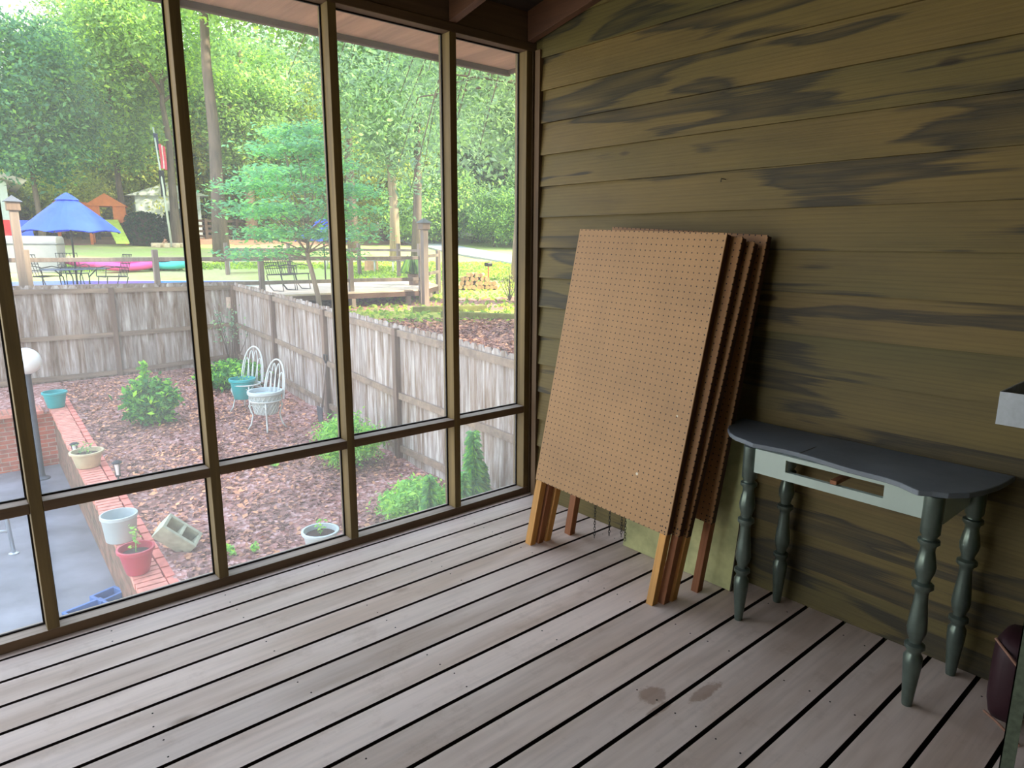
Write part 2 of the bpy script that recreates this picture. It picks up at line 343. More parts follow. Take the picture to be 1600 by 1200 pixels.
# ------------------------------------------------------------------ mesh building
class MB:
    def __init__(s): s.v = []; s.f = []; s.uv = []
    def add(s, vs, fs):
        o = len(s.v); s.v += [tuple(v) for v in vs]; s.f += [tuple(i+o for i in f) for f in fs]; return s
    def box(s, c, size, rz=0, R=None):
        h = Vector(size)/2; R = R or Matrix.Rotation(rz, 3, 'Z'); c = Vector(c)
        vs = [c+R@Vector((h.x*a, h.y*b, h.z*d)) for d in (-1, 1) for a, b in ((-1, -1), (1, -1), (1, 1), (-1, 1))]
        return s.add(vs, [(3, 2, 1, 0), (4, 5, 6, 7), (0, 1, 5, 4), (1, 2, 6, 5), (2, 3, 7, 6), (3, 0, 4, 7)])
    def mm(s, a, b): return s.box([(a[i]+b[i])/2 for i in range(3)], [abs(b[i]-a[i]) for i in range(3)])
    def beam(s, a, b, w, h, up=(0, 0, 1)):
        a = Vector(a); b = Vector(b); d = (b-a); L = d.length; d.normalize(); up = Vector(up)
        sd = d.cross(up)
        if sd.length < 1e-4: sd = d.cross(Vector((1, 0, 0)))
        sd.normalize(); u = sd.cross(d)
        R = Matrix((sd, d, u)).transposed(); return s.box((a+b)/2, (w, L, h), R=R)
    def tube(s, pts, r, n=8, cap=True):
        pts = [Vector(p) for p in pts]; rs = r if isinstance(r, (list, tuple)) else [r]*len(pts)
        vs = []; u = None
        for i, p in enumerate(pts):
            d = (pts[min(i+1, len(pts)-1)]-pts[max(i-1, 0)])
            if d.length < 1e-9: d = Vector((0, 0, 1))
            d.normalize()
            if u is None: u = d.orthogonal().normalized()
            else:
                u = u-d*u.dot(d); u = u.normalized() if u.length > 1e-6 else d.orthogonal().normalized()
            w = d.cross(u)
            for k in range(n):
                a = 2*math.pi*k/n; vs.append(p+(u*math.cos(a)+w*math.sin(a))*rs[i])
        fs = [(i*n+k, i*n+(k+1) % n, (i+1)*n+(k+1) % n, (i+1)*n+k) for i in range(len(pts)-1) for k in range(n)]
        if cap: fs += [tuple(range(n))[::-1], tuple((len(pts)-1)*n+k for k in range(n))]
        return s.add(vs, fs)
    def lathe(s, c, prof, n=24, sx=1, sy=1, rz=0):
        vs = []; c = Vector(c); R = Matrix.Rotation(rz, 3, 'Z')
        for r, z in prof:
            for k in range(n):
                a = 2*math.pi*k/n; vs.append(c+R@Vector((r*math.cos(a)*sx, r*math.sin(a)*sy, z)))
        fs = [(i*n+k, i*n+(k+1) % n, (i+1)*n+(k+1) % n, (i+1)*n+k) for i in range(len(prof)-1) for k in range(n)]
        fs += [tuple(range(n))[::-1], tuple((len(prof)-1)*n+k for k in range(n))]
        return s.add(vs, fs)
    def prism(s, poly, z0, z1):
        n = len(poly); vs = [(x, y, z0) for x, y in poly]+[(x, y, z1) for x, y in poly]
        return s.add(vs, [tuple(range(n))[::-1], tuple(range(n, 2*n))]+[(k, (k+1) % n, n+(k+1) % n, n+k) for k in range(n)])
    def build(s, name, mat, parent=None, smooth=False, bevel=0, xf=None, uvbox=False):
        me = bpy.data.meshes.new(name); vs = s.v if xf is None else [tuple(xf@Vector(v)) for v in s.v]
        me.from_pydata(vs, [], s.f); me.materials.append(MT[mat] if isinstance(mat, str) else mat); me.update()
        if smooth:
            me.polygons.foreach_set('use_smooth', [True]*len(me.polygons))
        if uvbox:
            uv = me.uv_layers.new(name='UVMap')
            for p in me.polygons:
                n = p.normal; a = abs(n.x), abs(n.y), abs(n.z); k = a.index(max(a))
                for li in p.loop_indices:
                    v = me.vertices[me.loops[li].vertex_index].co
                    uv.data[li].uv = (v.y, v.z) if k == 0 else (v.x, v.z) if k == 1 else (v.y, v.x)
        o = bpy.data.objects.new(name, me); COL.objects.link(o)
        if parent: o.parent = parent
        if bevel:
            bm = o.modifiers.new('bevel', 'BEVEL'); bm.width = bevel; bm.segments = 2; bm.limit_method = 'ANGLE'
        return o
def tag(o, label=None, cat=None, group=None, kind=None):
    if label: o['label'] = label
    if cat: o['category'] = cat
    if group: o['group'] = group
    if kind: o['kind'] = kind
    return o
def thing(name, label, cat, loc=(0, 0, 0), rz=0, group=None, kind=None):
    o = bpy.data.objects.new(name, None); COL.objects.link(o); o.location = loc; o.rotation_euler = (0, 0, rz); o.empty_display_size = .1
    return tag(o, label, cat, group, kind)
def struct(o): o['kind'] = 'structure'; return o
def shade_auto(o, ang=.6):
    me = o.data
    me.polygons.foreach_set('use_smooth', [True]*len(me.polygons))
    try: me.set_sharp_from_angle(angle=ang)
    except Exception: pass
    return o
def copy_tree(o, parent=None):
    c = o.copy(); COL.objects.link(c)
    if parent: c.parent = parent
    for ch in list(o.children): copy_tree(ch, c)
    return c

# ------------------------------------------------------------------ PORCH STRUCTURE
PX0 = -4.6; PY0 = -4.4
fl = MB()
k = 0; y = -.036-.0075
while y > PY0:                       # deck boards parallel to the screens
    fl.mm((PX0, y-.1315, -.038), (-.004, y, 0)); y -= .146
fl.mm((PX0, -.030, -.038), (.0, .13, 0))
o = fl.build('floor', 'deck'); struct(o)
MT['gap'] = plain('gap_shade_board_edge', (48, 34, 28), .95)  # board sides coloured dark so the gaps read as shade
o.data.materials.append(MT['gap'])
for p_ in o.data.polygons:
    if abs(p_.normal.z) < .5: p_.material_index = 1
j = MB()
for x in np.arange(PX0, .1, .406): j.mm((x, PY0, -.19), (x+.038, .09, -.040))
j.mm((PX0, .095, -.24), (.04, .13, -.04)); j.mm((PX0, PY0, -.26), (.04, .1, -.245))  # rim joist, then a dark sheet added as shade under the gaps
j.mm((PX0-.04, PY0, -.26), (PX0-.001, .13, -.001))  # side skirt, added to keep light out from under the boards
o = j.build('trim_1', 'dark'); struct(o)
nl = MB()                            # nail heads in pairs over each joist
y = -.042
while y > PY0+.1:
    for x in np.arange(PX0+.419, -.05, .406):
        if random.random() < .5:
            for dy in (.03, .105): nl.lathe((x+random.uniform(-.008, .008), y-dy+random.uniform(-.006, .006), .0), [(.003, -.004), (.003, .0005)], 6)
    y -= .146
o = nl.build('nail_head', 'dark'); struct(o); o.name = 'trim_2'
# siding wall (lapped boards)
sd = MB(); kk = 12
zb = SID0-kk*SIDH
while zb < 4.0:
    z0 = max(zb, .001); z1 = zb+SIDH+.018
    sd.add([(-.020, PY0, z0), (-.020, -.062, z0), (-.002, -.062, z1), (-.002, PY0, z1), (.004, PY0, z0), (.004, -.062, z0), (.004, -.062, z1), (.004, PY0, z1)],
           [(0, 3, 2, 1), (4, 5, 6, 7), (0, 1, 5, 4), (1, 2, 6, 5), (2, 3, 7, 6), (3, 0, 4, 7)])
    zb += SIDH
sd.mm((.004, PY0, -.1), (.10, -.0, 4.0))
struct(sd.build('wall_right', 'siding'))
# unseen house block, added tall to throw shade on the garden bed
struct(MB().mm((.101, -12, -2.3), (15, -.05, 13)).build('wall_shade_block', 'siding'))
struct(MB().mm((PX0-.1, PY0, -.1), (PX0-.05, -1.2, 4.0)).build('wall_light_block', 'siding'))  # unseen solid wall, added to cut light from the open left side
struct(MB().mm((PX0, PY0-.1, -.1), (.1, PY0-.001, 4.0)).build('wall_back', 'siding'))
# screen wall
wf = thing('wall_front', None, None); struct(wf)
POSTS = [-4.1, -3.48, -2.885, -2.2898, -1.6967, -1.0987, -.4999]
HZ = 2.348
for i, px in enumerate(POSTS):
    for (za, zb_) in ((.0385, .4795), (.4795, HZ)):
        pass
    MB().mm((px-.038, .0, .0385), (px, .089, HZ-.0005)).build('post', 'frame_z', wf, bevel=.002)
MB().mm((-.062, 0, .0385), (-.024, .089, HZ-.0005)).build('post', 'frame_z', wf, bevel=.002)
MB().mm((-.0235, -.004, .0), (.03, .095, HZ-.0005)).build('corner_post', 'trim', wf, bevel=.002)
MB().mm((-.030, -.062, .0), (.003, -.026, HZ)).build('corner_trim', 'trim', wf, bevel=.002)
edges = POSTS+[-.024]
prev = PX0
for px in POSTS+[-.024]:
    MB().mm((prev+.0005, 0, .4795), (px-.0385, .089, .5175)).build('mid_rail', 'frame_x', wf, bevel=.002); prev = px
MB().mm((PX0, 0, .0005), (-.024, .089, .038)).build('bottom_plate', 'frame_x', wf, bevel=.002)
MB().mm((PX0, 0, HZ), (.03, .089, HZ+.038)).build('top_plate', 'frame_x', wf, bevel=.002)
MB().mm((PX0, .004, HZ+.0385), (.03, .085, HZ+.18)).build('header', 'frame_x', wf, bevel=.002)
prev = PX0; wi = 0
for px in POSTS+[-.024]:
    if px > -2.5:
        wi += 1
        w = thing('window_%d' % wi, None, None); struct(w)
        for za, zb_ in ((.038, .4795), (.5175, HZ)):
            MB().mm((prev, .062, za), (px-.038, .0628, zb_)).build('insect_screen', 'screen', w)
            bd = MB()      # thin spline around each screen
            bd.mm((prev, .058, za), (prev+.006, .066, zb_)); bd.mm((px-.044, .058, za), (px-.038, .066, zb_))
            bd.mm((prev+.006, .058, za), (px-.044, .066, za+.006)); bd.mm((prev+.006, .058, zb_-.006), (px-.044, .066, zb_))
            bd.build('screen_spline', 'dark', w)
    prev = px
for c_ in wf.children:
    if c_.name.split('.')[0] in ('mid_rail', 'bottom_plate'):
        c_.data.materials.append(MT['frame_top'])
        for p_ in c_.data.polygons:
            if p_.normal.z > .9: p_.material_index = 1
# roof
SL = .195
cl = MB()
zr = lambda y: HZ+.18-SL*(y-.0)
cl.add([(PX0, .1, zr(.1)), (.1, .1, zr(.1)), (.1, PY0, zr(PY0)), (PX0, PY0, zr(PY0)), (PX0, .1, zr(.1)+.03), (.1, .1, zr(.1)+.03), (.1, PY0, zr(PY0)+.03), (PX0, PY0, zr(PY0)+.03)],
       [(0, 1, 2, 3), (7, 6, 5, 4), (0, 4, 5, 1), (1, 5, 6, 2), (2, 6, 7, 3), (3, 7, 4, 0)])
ce = cl.build('ceiling', 'roofdeck'); struct(ce)
def raft(x0, x1, ye=-.005):
    m = MB(); zt = lambda y: zr(y)-.001; zb2 = lambda y: zr(y)-.142
    m.add([(x0, ye, zb2(ye)), (x1, ye, zb2(ye)), (x1, ye, zt(ye)), (x0, ye, zt(ye)), (x0, PY0, zb2(PY0)), (x1, PY0, zb2(PY0)), (x1, PY0, zt(PY0)), (x0, PY0, zt(PY0))],
          [(0, 1, 2, 3), (7, 6, 5, 4), (0, 4, 5, 1), (1, 5, 6, 2), (2, 6, 7, 3), (3, 7, 4, 0)])
    return m
for x1 in (-.021, -.50, -1.11, -1.72, -2.33, -2.94, -3.55):
    raft(x1-.042, x1).build('rafter', 'rafter', ce, bevel=.002)
ev = thing('trim_3', None, None); struct(ev)
so_ = MB(); so_.mm((PX0, .0895, 2.405), (.30, .55, 2.415)); so_.build('soffit', 'soffit', ev)
MB().mm((PX0, .55, 2.375), (.30, .575, 2.56)).build('fascia', 'fascia', ev, bevel=.002)
MB().mm((.28, .0895, 2.385), (.305, .549, 2.56)).build('rake_board', 'fascia', ev, bevel=.002)
MB().mm((PX0, .1, 2.56), (.33, .6, 2.58)).build('roof_edge', 'dark', ev)

# ------------------------------------------------------------------ PEGBOARD PANELS
def panel(bot, top, yb, yt, w, z_bot, zt, pegm, legm, label, th=.034, extra=False, legz=0.):
    """leaning frame: origin at floor, local y = across, local z = up the panel, local x = thickness towards the room"""
    L = math.sqrt((top-bot)**2+(yt-yb)**2+zt**2)
    vz = Vector((top-bot, yt-yb, zt)).normalized()
    vy = Vector((0, 1, 0)); vy = (vy-vz*vy.dot(vz)).normalized(); vx = vy.cross(vz)
    o = thing('pegboard_panel', label, 'pegboard', (bot, yb, 0), 0, None)
    Mx = Matrix((vx, vy, vz)).transposed().to_4x4(); Mx.translation = Vector((bot, yb, .002)); o.matrix_world = Mx
    o['group'] = 'pegboard panels leaning on the siding'
    lw = .038
    b = z_bot
    # local y: 0 is left edge as seen (larger world y), going to -w
    sheet = MB().mm((-.006, -w, b), (.0, 0, L)).build('pegboard_sheet', pegm, o, bevel=.001)
    if extra: MB().mm((th, -w, b), (th+.005, 0, L)).build('pegboard_sheet', 'peg2', o)
    for a in (-w, -lw):
        ins = .006 if a < -lw-.01 else 0
        MB().mm((.0005, a+ins, b-.0005), (th-.0005, a+lw, L-.002)).build('stile', 'stile', o, bevel=.0015)
        MB().mm((.0005, a+ins, 0), (th-.0005, a+lw, b-.001)).build('leg', legm, o, bevel=.0015)
    MB().mm((.001, -w+lw+.001, L-.042), (th-.001, -lw-.001, L-.004)).build('top_rail', legm, o)
    MB().mm((.001, -w+lw+.001, b+.002), (th-.001, -lw-.001, b+.04)).build('bottom_rail', legm, o)
    sc_ = MB()
    for a in (-w+.012, -w+.027):
        for q in (.012, .03): sc_.tube([(-.0075, a, b+q), (-.005, a, b+q)], .0028, 6)
    sc_.build('screw_heads', 'black', sheet)
    return o
# positions measured on the floor and against the siding
panel(-.487, -.206, -.492, -.540, .760, .315, 1.462, 'peg1', 'leg1', 'tan pegboard panel on pine legs, frontmost of the leaning stack')
panel(-.443, -.163, -.500, -.565, .775, .315, 1.458, 'peg2', 'leg2', 'tan pegboard panel directly behind the frontmost one, brown edge showing')
panel(-.399, -.120, -.505, -.592, .775, .315, 1.450, 'peg2', 'leg1', 'pegboard panel on orange pine legs, third back in the stack')
panel(-.262, -.068, -.530, -.612, .775, .34, 1.474, 'peg2', 'leg2', 'tallest pegboard panel with reddish legs, nearest the siding', .036)
# painted board behind
o = thing('painted_board', 'cream and green streaked board standing behind the pegboard panels', 'board')
vz = Vector((.10, 0, .78)).normalized(); vy = Vector((0, 1, 0)); vx = vy.cross(vz)
Mx = Matrix((vx, vy, vz)).transposed().to_4x4(); Mx.translation = Vector((-.150, -.81, .003)); o.matrix_world = Mx
MB().mm((0, -.57, 0), (.012, .0, .67)).build('panel', 'cream', o, bevel=.001)
ed = MB(); ed.mm((-.003, -.575, 0), (.014, -.5705, .67)); ed.mm((-.003, -.570, .6705), (.014, 0, .676)); ed.build('edge_strip', 'glassdark', o)
# chains
def chain(x, y, z0, n, label):
    o = thing('hanging_chain', label, 'chain', (x, y, z0), random.uniform(0, 1), 'chains hanging under the pegboard')
    m = MB()
    for i in range(n):
        c = []; a = i*math.pi/2
        for q in range(11):
            t = 2*math.pi*q/10; u = .0042*math.cos(t); w = .0085*math.sin(t)
            c.append((u*math.cos(a), u*math.sin(a), -i*.013+w))
        m.tube(c, .0013, 5, False)
    ob = m.build('links', 'black', o, smooth=True)
    return o
for (px, py, n, l) in ((930, 795, 11, 'thin dark chain hanging under the pegboard, nearest the windows'), (953, 799, 9, 'short dark chain hanging under the pegboard, second from the windows'),
                    (972, 800, 9, 'dark chain hanging below the pegboard, left one of the close pair'), (978, 802, 10, 'dark chain hanging below the pegboard, right one of the close pair')):
    d = ray(px, py); p = CAM+d*((-.33-CAM.x)/d.x); chain(p.x, p.y, p.z+.10, n+8, l)

# ------------------------------------------------------------------ VANITY TABLE
tb = thing('side_table', 'slate grey turned-leg vanity table with open drawer hole against the siding', 'table', (-.03, -1.83, 0))
TX, TY = -.03, -1.83
LEGF = [(0, .027), (.17, .027), (.185, .020), (.195, .021), (.20, .029), (.215, .0295), (.228, .021), (.25, .0195), (.28, .024), (.32, .0285), (.345, .027), (.38, .019), (.395, .0185), (.405, .029), (.422, .030), (.436, .020), (.455, .018), (.50, .020), (.56, .0245), (.62, .0275), (.645, .025), (.675, .0175), (.685, .0175), (.695, .028), (.712, .0285), (.725, .020), (.738, .020), (.755, .0265), (.80, .026), (.90, .020), (.985, .0155), (1, .014)]
TH = .688
def leg(x, y):
    prof = [(r_, TH-.0005-t*(TH-.0015)) for t, r_ in LEGF]
    prof = prof[::-1]
    m = MB().lathe((x-TX, y-TY, 0), prof, 28)
    return shade_auto(m.build('leg', 'green_metal', tb), .9)
for x, y in ((-.312, -1.518), (-.075, -1.545), (-.352, -2.125), (-.075, -2.160)): leg(x, y)
# top outline (world x,y); front is -x
def arc(cx, cy, rx, ry, a0, a1, n): return [(cx+rx*math.cos(math.radians(a0+(a1-a0)*i/n)), cy+ry*math.sin(math.radians(a0+(a1-a0)*i/n))) for i in range(n+1)]
poly = [(-.032, -1.318), (-.09, -1.318), (-.16, -1.330), (-.222, -1.362), (-.270, -1.400), (-.300, -1.440), (-.316, -1.490), (-.334, -1.532), (-.326, -1.575), (-.318, -1.63),
        (-.317, -1.69), (-.325, -1.75), (-.338, -1.81), (-.350, -1.87), (-.354, -1.93), (-.356, -1.99), (-.368, -2.035), (-.392, -2.075), (-.400, -2.095), (-.378, -2.125), (-.360, -2.160), (-.31, -2.198),
        (-.245, -2.220), (-.17, -2.234), (-.10, -2.240), (-.032, -2.242)]
pl = [(x-TX, y-TY) for x, y in poly]
MB().prism(pl, TH, TH+.017).build('table_top', 'tabletop', tb, bevel=.003)
# joint line in the top
MB().mm((-.29, -1.700-TY, TH+.0171), (-.17, -1.697-TY, TH+.0176)).build('top_seam', 'black', tb)
xf_ = -.338-TX
ap = MB()
def apb(y0, y1, z0, z1, x=-.333): ap.mm((x-TX, y0-TY, z0), (x-TX+.018, y1-TY, z1))
zA, zB = .600, TH-.0005; oz0, oz1 = .630, .672
apb(-1.66, -1.545, zA, zB); apb(-2.102, -1.98, zA, zB); apb(-1.98, -1.66, zA, oz0); apb(-1.98, -1.66, oz1, zB)
ap.build('front_apron', 'apron', tb)
ap = MB(); ap.mm((-.32-TX, -1.545-TY, zA), (-.095-TX, -1.527-TY, zB)); ap.mm((-.335-TX, -2.150-TY, zA), (-.10-TX, -2.132-TY, zB))
ap.mm((-.06-TX, -2.14-TY, zA), (-.045-TX, -1.56-TY, zB)); ap.build('side_apron', 'apron', tb)
ap = MB(); ap.mm((-.333-TX, -1.835-TY, .632), (-.061-TX, -1.815-TY, .645)); ap.build('drawer_runner', 'leg2', tb)

# ------------------------------------------------------------------ SHELF UNIT AT THE RIGHT EDGE
st = thing('metal_shelf', 'galvanised tray shelf on dull green posts at the right frame edge', 'shelf', (-.30, -2.6, 0))
m = MB(); x0, x1, y1, y0 = -.46, -.06, -2.268, -2.95
sx_, sy_ = -.30, -2.6
def sb(a, b, nm, mt, bev=0): return MB().mm((a[0]-sx_, a[1]-sy_, a[2]), (b[0]-sx_, b[1]-sy_, b[2])).build(nm, mt, st, bevel=bev)
for nm, zt in (('tray', 1.035), ('lower_tray', .40)):
    t_ = MB()
    def q(a, b): t_.mm((a[0]-sx_, a[1]-sy_, a[2]), (b[0]-sx_, b[1]-sy_, b[2]))
    yy = y1 if nm == 'tray' else -2.42
    q((x0, y0, zt-.085), (x1, yy, zt-.078)); q((x0, y0, zt-.078), (x0+.004, yy, zt)); q((x1-.004, y0, zt-.078), (x1, yy, zt))
    q((x0+.004, yy-.004, zt-.078), (x1-.004, yy, zt)); q((x0+.004, y0, zt-.078), (x1-.004, y0+.004, zt))
    t_.build(nm, 'tray' if nm == 'tray' else 'postgreen', st)
for (ax, ay) in ((-.47, -2.395), (-.085, -2.395), (-.47, -2.93), (-.085, -2.93)):
    p = MB(); ztop = .95
    p.mm((ax-sx_, ay-.032-sy_, 0.001), (ax+.003-sx_, ay-sy_, ztop)); p.mm((ax-sx_, ay-.003-sy_, 0.001), (ax+.032-sx_, ay-sy_, ztop)); p.build('post', 'postgreen', st)
# maroon bag
bg_ = thing('bag', 'dark maroon rounded bag on the floor behind the green shelf post', 'bag', (-.19, -2.345, 0))
m = MB(); rows = []
n = 20
vs = []
for i in range(9):
    t = -1+2*i/8; s_ = (1-abs(t)**4)**.5 if abs(t) < 1 else .0
    s_ = max(s_, .45)
    for k in range(n):
        a = 2*math.pi*k/n; ca, sa = math.cos(a), math.sin(a)
        ex = lambda v: math.copysign(abs(v)**.6, v)
        vs.append((.09*ex(ca)*s_, t*.05*1.0, .15+.142*ex(sa)*(.5+.5*s_)))
fs = [(i*n+k, i*n+(k+1) % n, (i+1)*n+(k+1) % n, (i+1)*n+k) for i in range(8) for k in range(n)]+[tuple(range(n))[::-1], tuple(8*n+k for k in range(n))]
m.add(vs, fs); m.build('body', 'maroon', bg_, smooth=True)
MB().tube([(-.06, .045, .27), (-.095, .0, .25), (-.11, -.06, .20)], .004).build('strap', 'strap', bg_)
MB().tube([(-.06, .045, .03), (-.1, .0, .035), (-.115, -.06, .004)], .004).build('strap', 'strap', bg_)
# bent nail in siding
d = ray(1131, 280); p = CAM+d*((-.02-CAM.x)/d.x)
tag(MB().tube([(p.x+.012, p.y, p.z), (p.x-.018, p.y, p.z+.001), (p.x-.020, p.y, p.z-.012)], .0018, 6).build('bent_nail', 'black'), 'small bent nail sticking out of the siding above the pegboards', 'nail')

# ------------------------------------------------------------------ GROUND
NX, NY = 230, 230
xs = np.linspace(-30, 100, NX); ys = np.linspace(-6, 110, NY)
xs = np.sort(np.concatenate([np.arange(-30, -4, 1.3), np.arange(-4, 26, .28), np.arange(26, 101, 1.)]))
ys = np.sort(np.concatenate([np.arange(-6, 0, .5), np.arange(0, 34, .28), np.arange(34, 111, 1.)]))
FC = Vector((2.563, 12.5)); FE = Vector((2.02, 1.9))         # corner and near end of the side fence
def fx(y): return FC.x+(FE.x-FC.x)*(FC.y-y)/(FC.y-FE.y)
vs = []; idx = {}; zone = []
for i, x in enumerate(xs):
    for jj, y in enumerate(ys):
        idx[i, jj] = len(vs)
        z = gz(x, y)+.05*noise.noise(Vector((x*.4, y*.4, 0)))
        vs.append((x, y, z))
        r = math.hypot(x-CAM.x, y-CAM.y); a = math.degrees(math.atan2(x-CAM.x, y-CAM.y))
        g = 0; mo = 0; dt = 0
        if a > 22:
            if 13.6 < r < 16.2: mo = 1
            if r > 18.6: g = .5
            if r > 23: g = 1
        else:
            g = 1
        if 43 < r and a < 33: g = 0; dt = .55
        zone.append((g, mo, dt))
fs = []
for i in range(len(xs)-1):
    for jj in range(len(ys)-1):
        cx_, cy_ = (xs[i]+xs[i+1])/2, (ys[jj]+ys[jj+1])/2
        if cy_ < 12.55 and cx_ < fx(cy_)+.30: continue
        if cy_ < 1.0 and cx_ < 3: continue
        fs.append((idx[i, jj], idx[i+1, jj], idx[i+1, jj+1], idx[i, jj+1]))
me = bpy.data.meshes.new('ground'); me.from_pydata(vs, [], fs); me.materials.append(MT['terrain'])
ca = me.color_attributes.new('zone', 'FLOAT_COLOR', 'POINT')
ca.data.foreach_set('color', np.array([(a, b, c, 1) for a, b, c in zone], dtype=np.float32).ravel())
me.polygons.foreach_set('use_smooth', [True]*len(me.polygons))
o = bpy.data.objects.new('ground', me); COL.objects.link(o); struct(o)
# garden bed inside the fence
WA, WB = Vector((-1.335, 2.6)), Vector((-1.035, 11.3))        # centreline of the brick retaining wall
def wx(y): return WA.x+(WB.x-WA.x)*(y-WA.y)/(WB.y-WA.y)
m = MB(); gy = np.arange(.3, 12.8, .15); n = 40
vs = []; fs = []
for jj, y in enumerate(gy):
    a = wx(y)+.1 if y < 10.45 else -5
    b = fx(y)+.15 if y > 1.5 else 3.2
    for i in range(n+1):
        x = a+(b-a)*i/n; vs.append((x, y, bedz(x, y)+.05*noise.noise(Vector((x*1.3, y*1.3, 3)))+.02*noise.noise(Vector((x*6, y*6, 3)))))
for jj in range(len(gy)-1):
    for i in range(n): fs.append((jj*(n+1)+i, jj*(n+1)+i+1, (jj+1)*(n+1)+i+1, (jj+1)*(n+1)+i))
m.add(vs, fs); struct(m.build('garden_bed', 'redlitter', smooth=True))
struct(MB().mm((-6, .2, -2.3), (-1.0, 11.5, -2.2)).build('patio', 'concrete'))
# fallen leaves
def leafset(name, pts, size, mat, flat=False, asp=.55, parent=None, jit=.35):
    """one leaf-shaped rhombus per point"""
    n = len(pts); rng = np.random.default_rng(len(pts)+int(size*1000))
    P = np.array(pts, dtype=float)
    if flat:
        nrm = rng.normal(0, .35, (n, 3)); nrm[:, 2] += 1
    else:
        nrm = rng.normal(0, 1, (n, 3)); nrm[:, 2] = np.abs(nrm[:, 2])+.35
    nrm /= np.linalg.norm(nrm, axis=1)[:, None]
    t = rng.normal(0, 1, (n, 3)); t -= nrm*(t*nrm).sum(1)[:, None]; t /= np.linalg.norm(t, axis=1)[:, None]
    b = np.cross(nrm, t); s = size*(1+jit*rng.normal(0, 1, n))[:, None]; s = np.abs(s)+size*.2
    V = np.stack([P-t*s*.5, P+b*s*.5*asp+nrm*s*.08, P+t*s*.5, P-b*s*.5*asp+nrm*s*.08], 1).reshape(-1, 3)
    me = bpy.data.meshes.new(name); me.vertices.add(4*n); me.vertices.foreach_set('co', V.ravel())
    me.loops.add(4*n); me.loops.foreach_set('vertex_index', np.arange(4*n)); me.polygons.add(n)
    me.polygons.foreach_set('loop_start', np.arange(0, 4*n, 4)); me.polygons.foreach_set('loop_total', np.full(n, 4))
    me.materials.append(MT[mat]); me.update(); me.validate()
    o = bpy.data.objects.new(name, me); COL.objects.link(o)
    if parent: o.parent = parent
    return o
pts = []
while len(pts) < 15000:
    x = random.uniform(-1.3, 2.7); y = random.uniform(1.0, 12.4)
    if x < wx(y)+.2 or x > fx(y)-.05: continue
    if noise.noise(Vector((x*1.1, y*1.1, 9))) > .28 and random.random() < .8: continue
    pts.append((x, y, bedz(x, y)+.05*noise.noise(Vector((x*1.3, y*1.3, 3)))+.02*noise.noise(Vector((x*6, y*6, 3)))+.012))
tag(leafset('fallen_leaves', pts, .055, 'litter', True), 'dry brown leaves covering the garden bed', 'leaves', kind='stuff')
pts = []
while len(pts) < 9000:
    r = random.uniform(9, 14.5); a = math.radians(random.uniform(24, 46)); x, y = CAM.x+r*math.sin(a), CAM.y+r*math.cos(a)
    if x < fx(y)+.3 and y < 12.6: continue
    pts.append((x, y, gz(x, y)+.05*noise.noise(Vector((x*.4, y*.4, 0)))+.02))
tag(leafset('leaf_litter', pts, .09, 'litter', True), 'reddish dry leaves on the slope beyond the side fence', 'leaves', kind='stuff')
# road
rp = [((612, 374), (640, 370.5)), ((665, 387), (665, 375)), ((691, 394), (691, 380.5)), ((720, 400), (720, 387)), ((808, 415), (806, 403)), ((900, 437), (905, 423))]
m = MB(); vs = []
def Gd(x, y, dz=.05): p = G(x, y); return (p.x, p.y, p.z+dz+.05)
def rowpts():
    L = [atr(600, 372, 46)]
    out = []
    for a, b in rp: out.append((Gd(*a), Gd(*b)))
    return out
rr = rowpts(); sub = []
for (a0, b0), (a1, b1) in zip(rr, rr[1:]):
    for q in range(6):
        t = q/6; A = Vector(a0).lerp(Vector(a1), t); B = Vector(b0).lerp(Vector(b1), t)
        A.z = gz(A.x, A.y)+.09; B.z = gz(B.x, B.y)+.09; sub.append((A, B))
vs = [p for ab in sub for p in ab]; n_ = len(vs); vs = vs+[p-Vector((0, 0, .5)) for p in vs]
m.add(vs, [(2*i, 2*i+2, 2*i+3, 2*i+1) for i in range(len(sub)-1)]+[(2*i, n_+2*i, n_+2*i+2, 2*i+2) for i in range(len(sub)-1)]+[(2*i+1, 2*i+3, n_+2*i+3, n_+2*i+1) for i in range(len(sub)-1)]); struct(m.build('road', 'road'))

# ------------------------------------------------------------------ BRICK RETAINING WALL
def wallbox(a, b, hw, z0a, z1a, z0b, z1b, name, mat, parent):
    a = Vector((a[0], a[1], 0)); b = Vector((b[0], b[1], 0)); d = (b-a).normalized(); s = Vector((d.y, -d.x, 0))*hw
    vs = [a-s+Vector((0, 0, z0a)), a+s+Vector((0, 0, z0a)), b+s+Vector((0, 0, z0b)), b-s+Vector((0, 0, z0b)), a-s+Vector((0, 0, z1a)), a+s+Vector((0, 0, z1a)), b+s+Vector((0, 0, z1b)), b-s+Vector((0, 0, z1b))]
    return MB().add(vs, [(3, 2, 1, 0), (4, 5, 6, 7), (0, 1, 5, 4), (1, 2, 6, 5), (2, 3, 7, 6), (3, 0, 4, 7)]).build(name, mat, parent, uvbox=True)
bw = thing('retaining_wall', 'low brick retaining wall with salmon brick cap between patio and mulch bed', 'wall')
wallbox(WA, WB, .105, -2.199, -1.60, -2.199, -1.26, 'brick_face', 'brickold', bw)
dd = (WB-WA).normalized(); nb = int((WB-WA).length/.088)
cp = MB(); rng = random.Random(4)
for i in range(nb):
    t = (i+.5)/nb; p = WA.lerp(WB, t); z = -1.60+.34*t
    cp.box((p.x-.03+rng.uniform(-.006, .006), p.y, z+.03), (.23, .076, .058), math.atan2(dd.y, dd.x)-math.pi/2+rng.uniform(-.02, .02))
cp.build('cap_bricks', plain('salmon_cap_brick', (206, 136, 118), .85, 0, .3, 9), bw, bevel=.003)
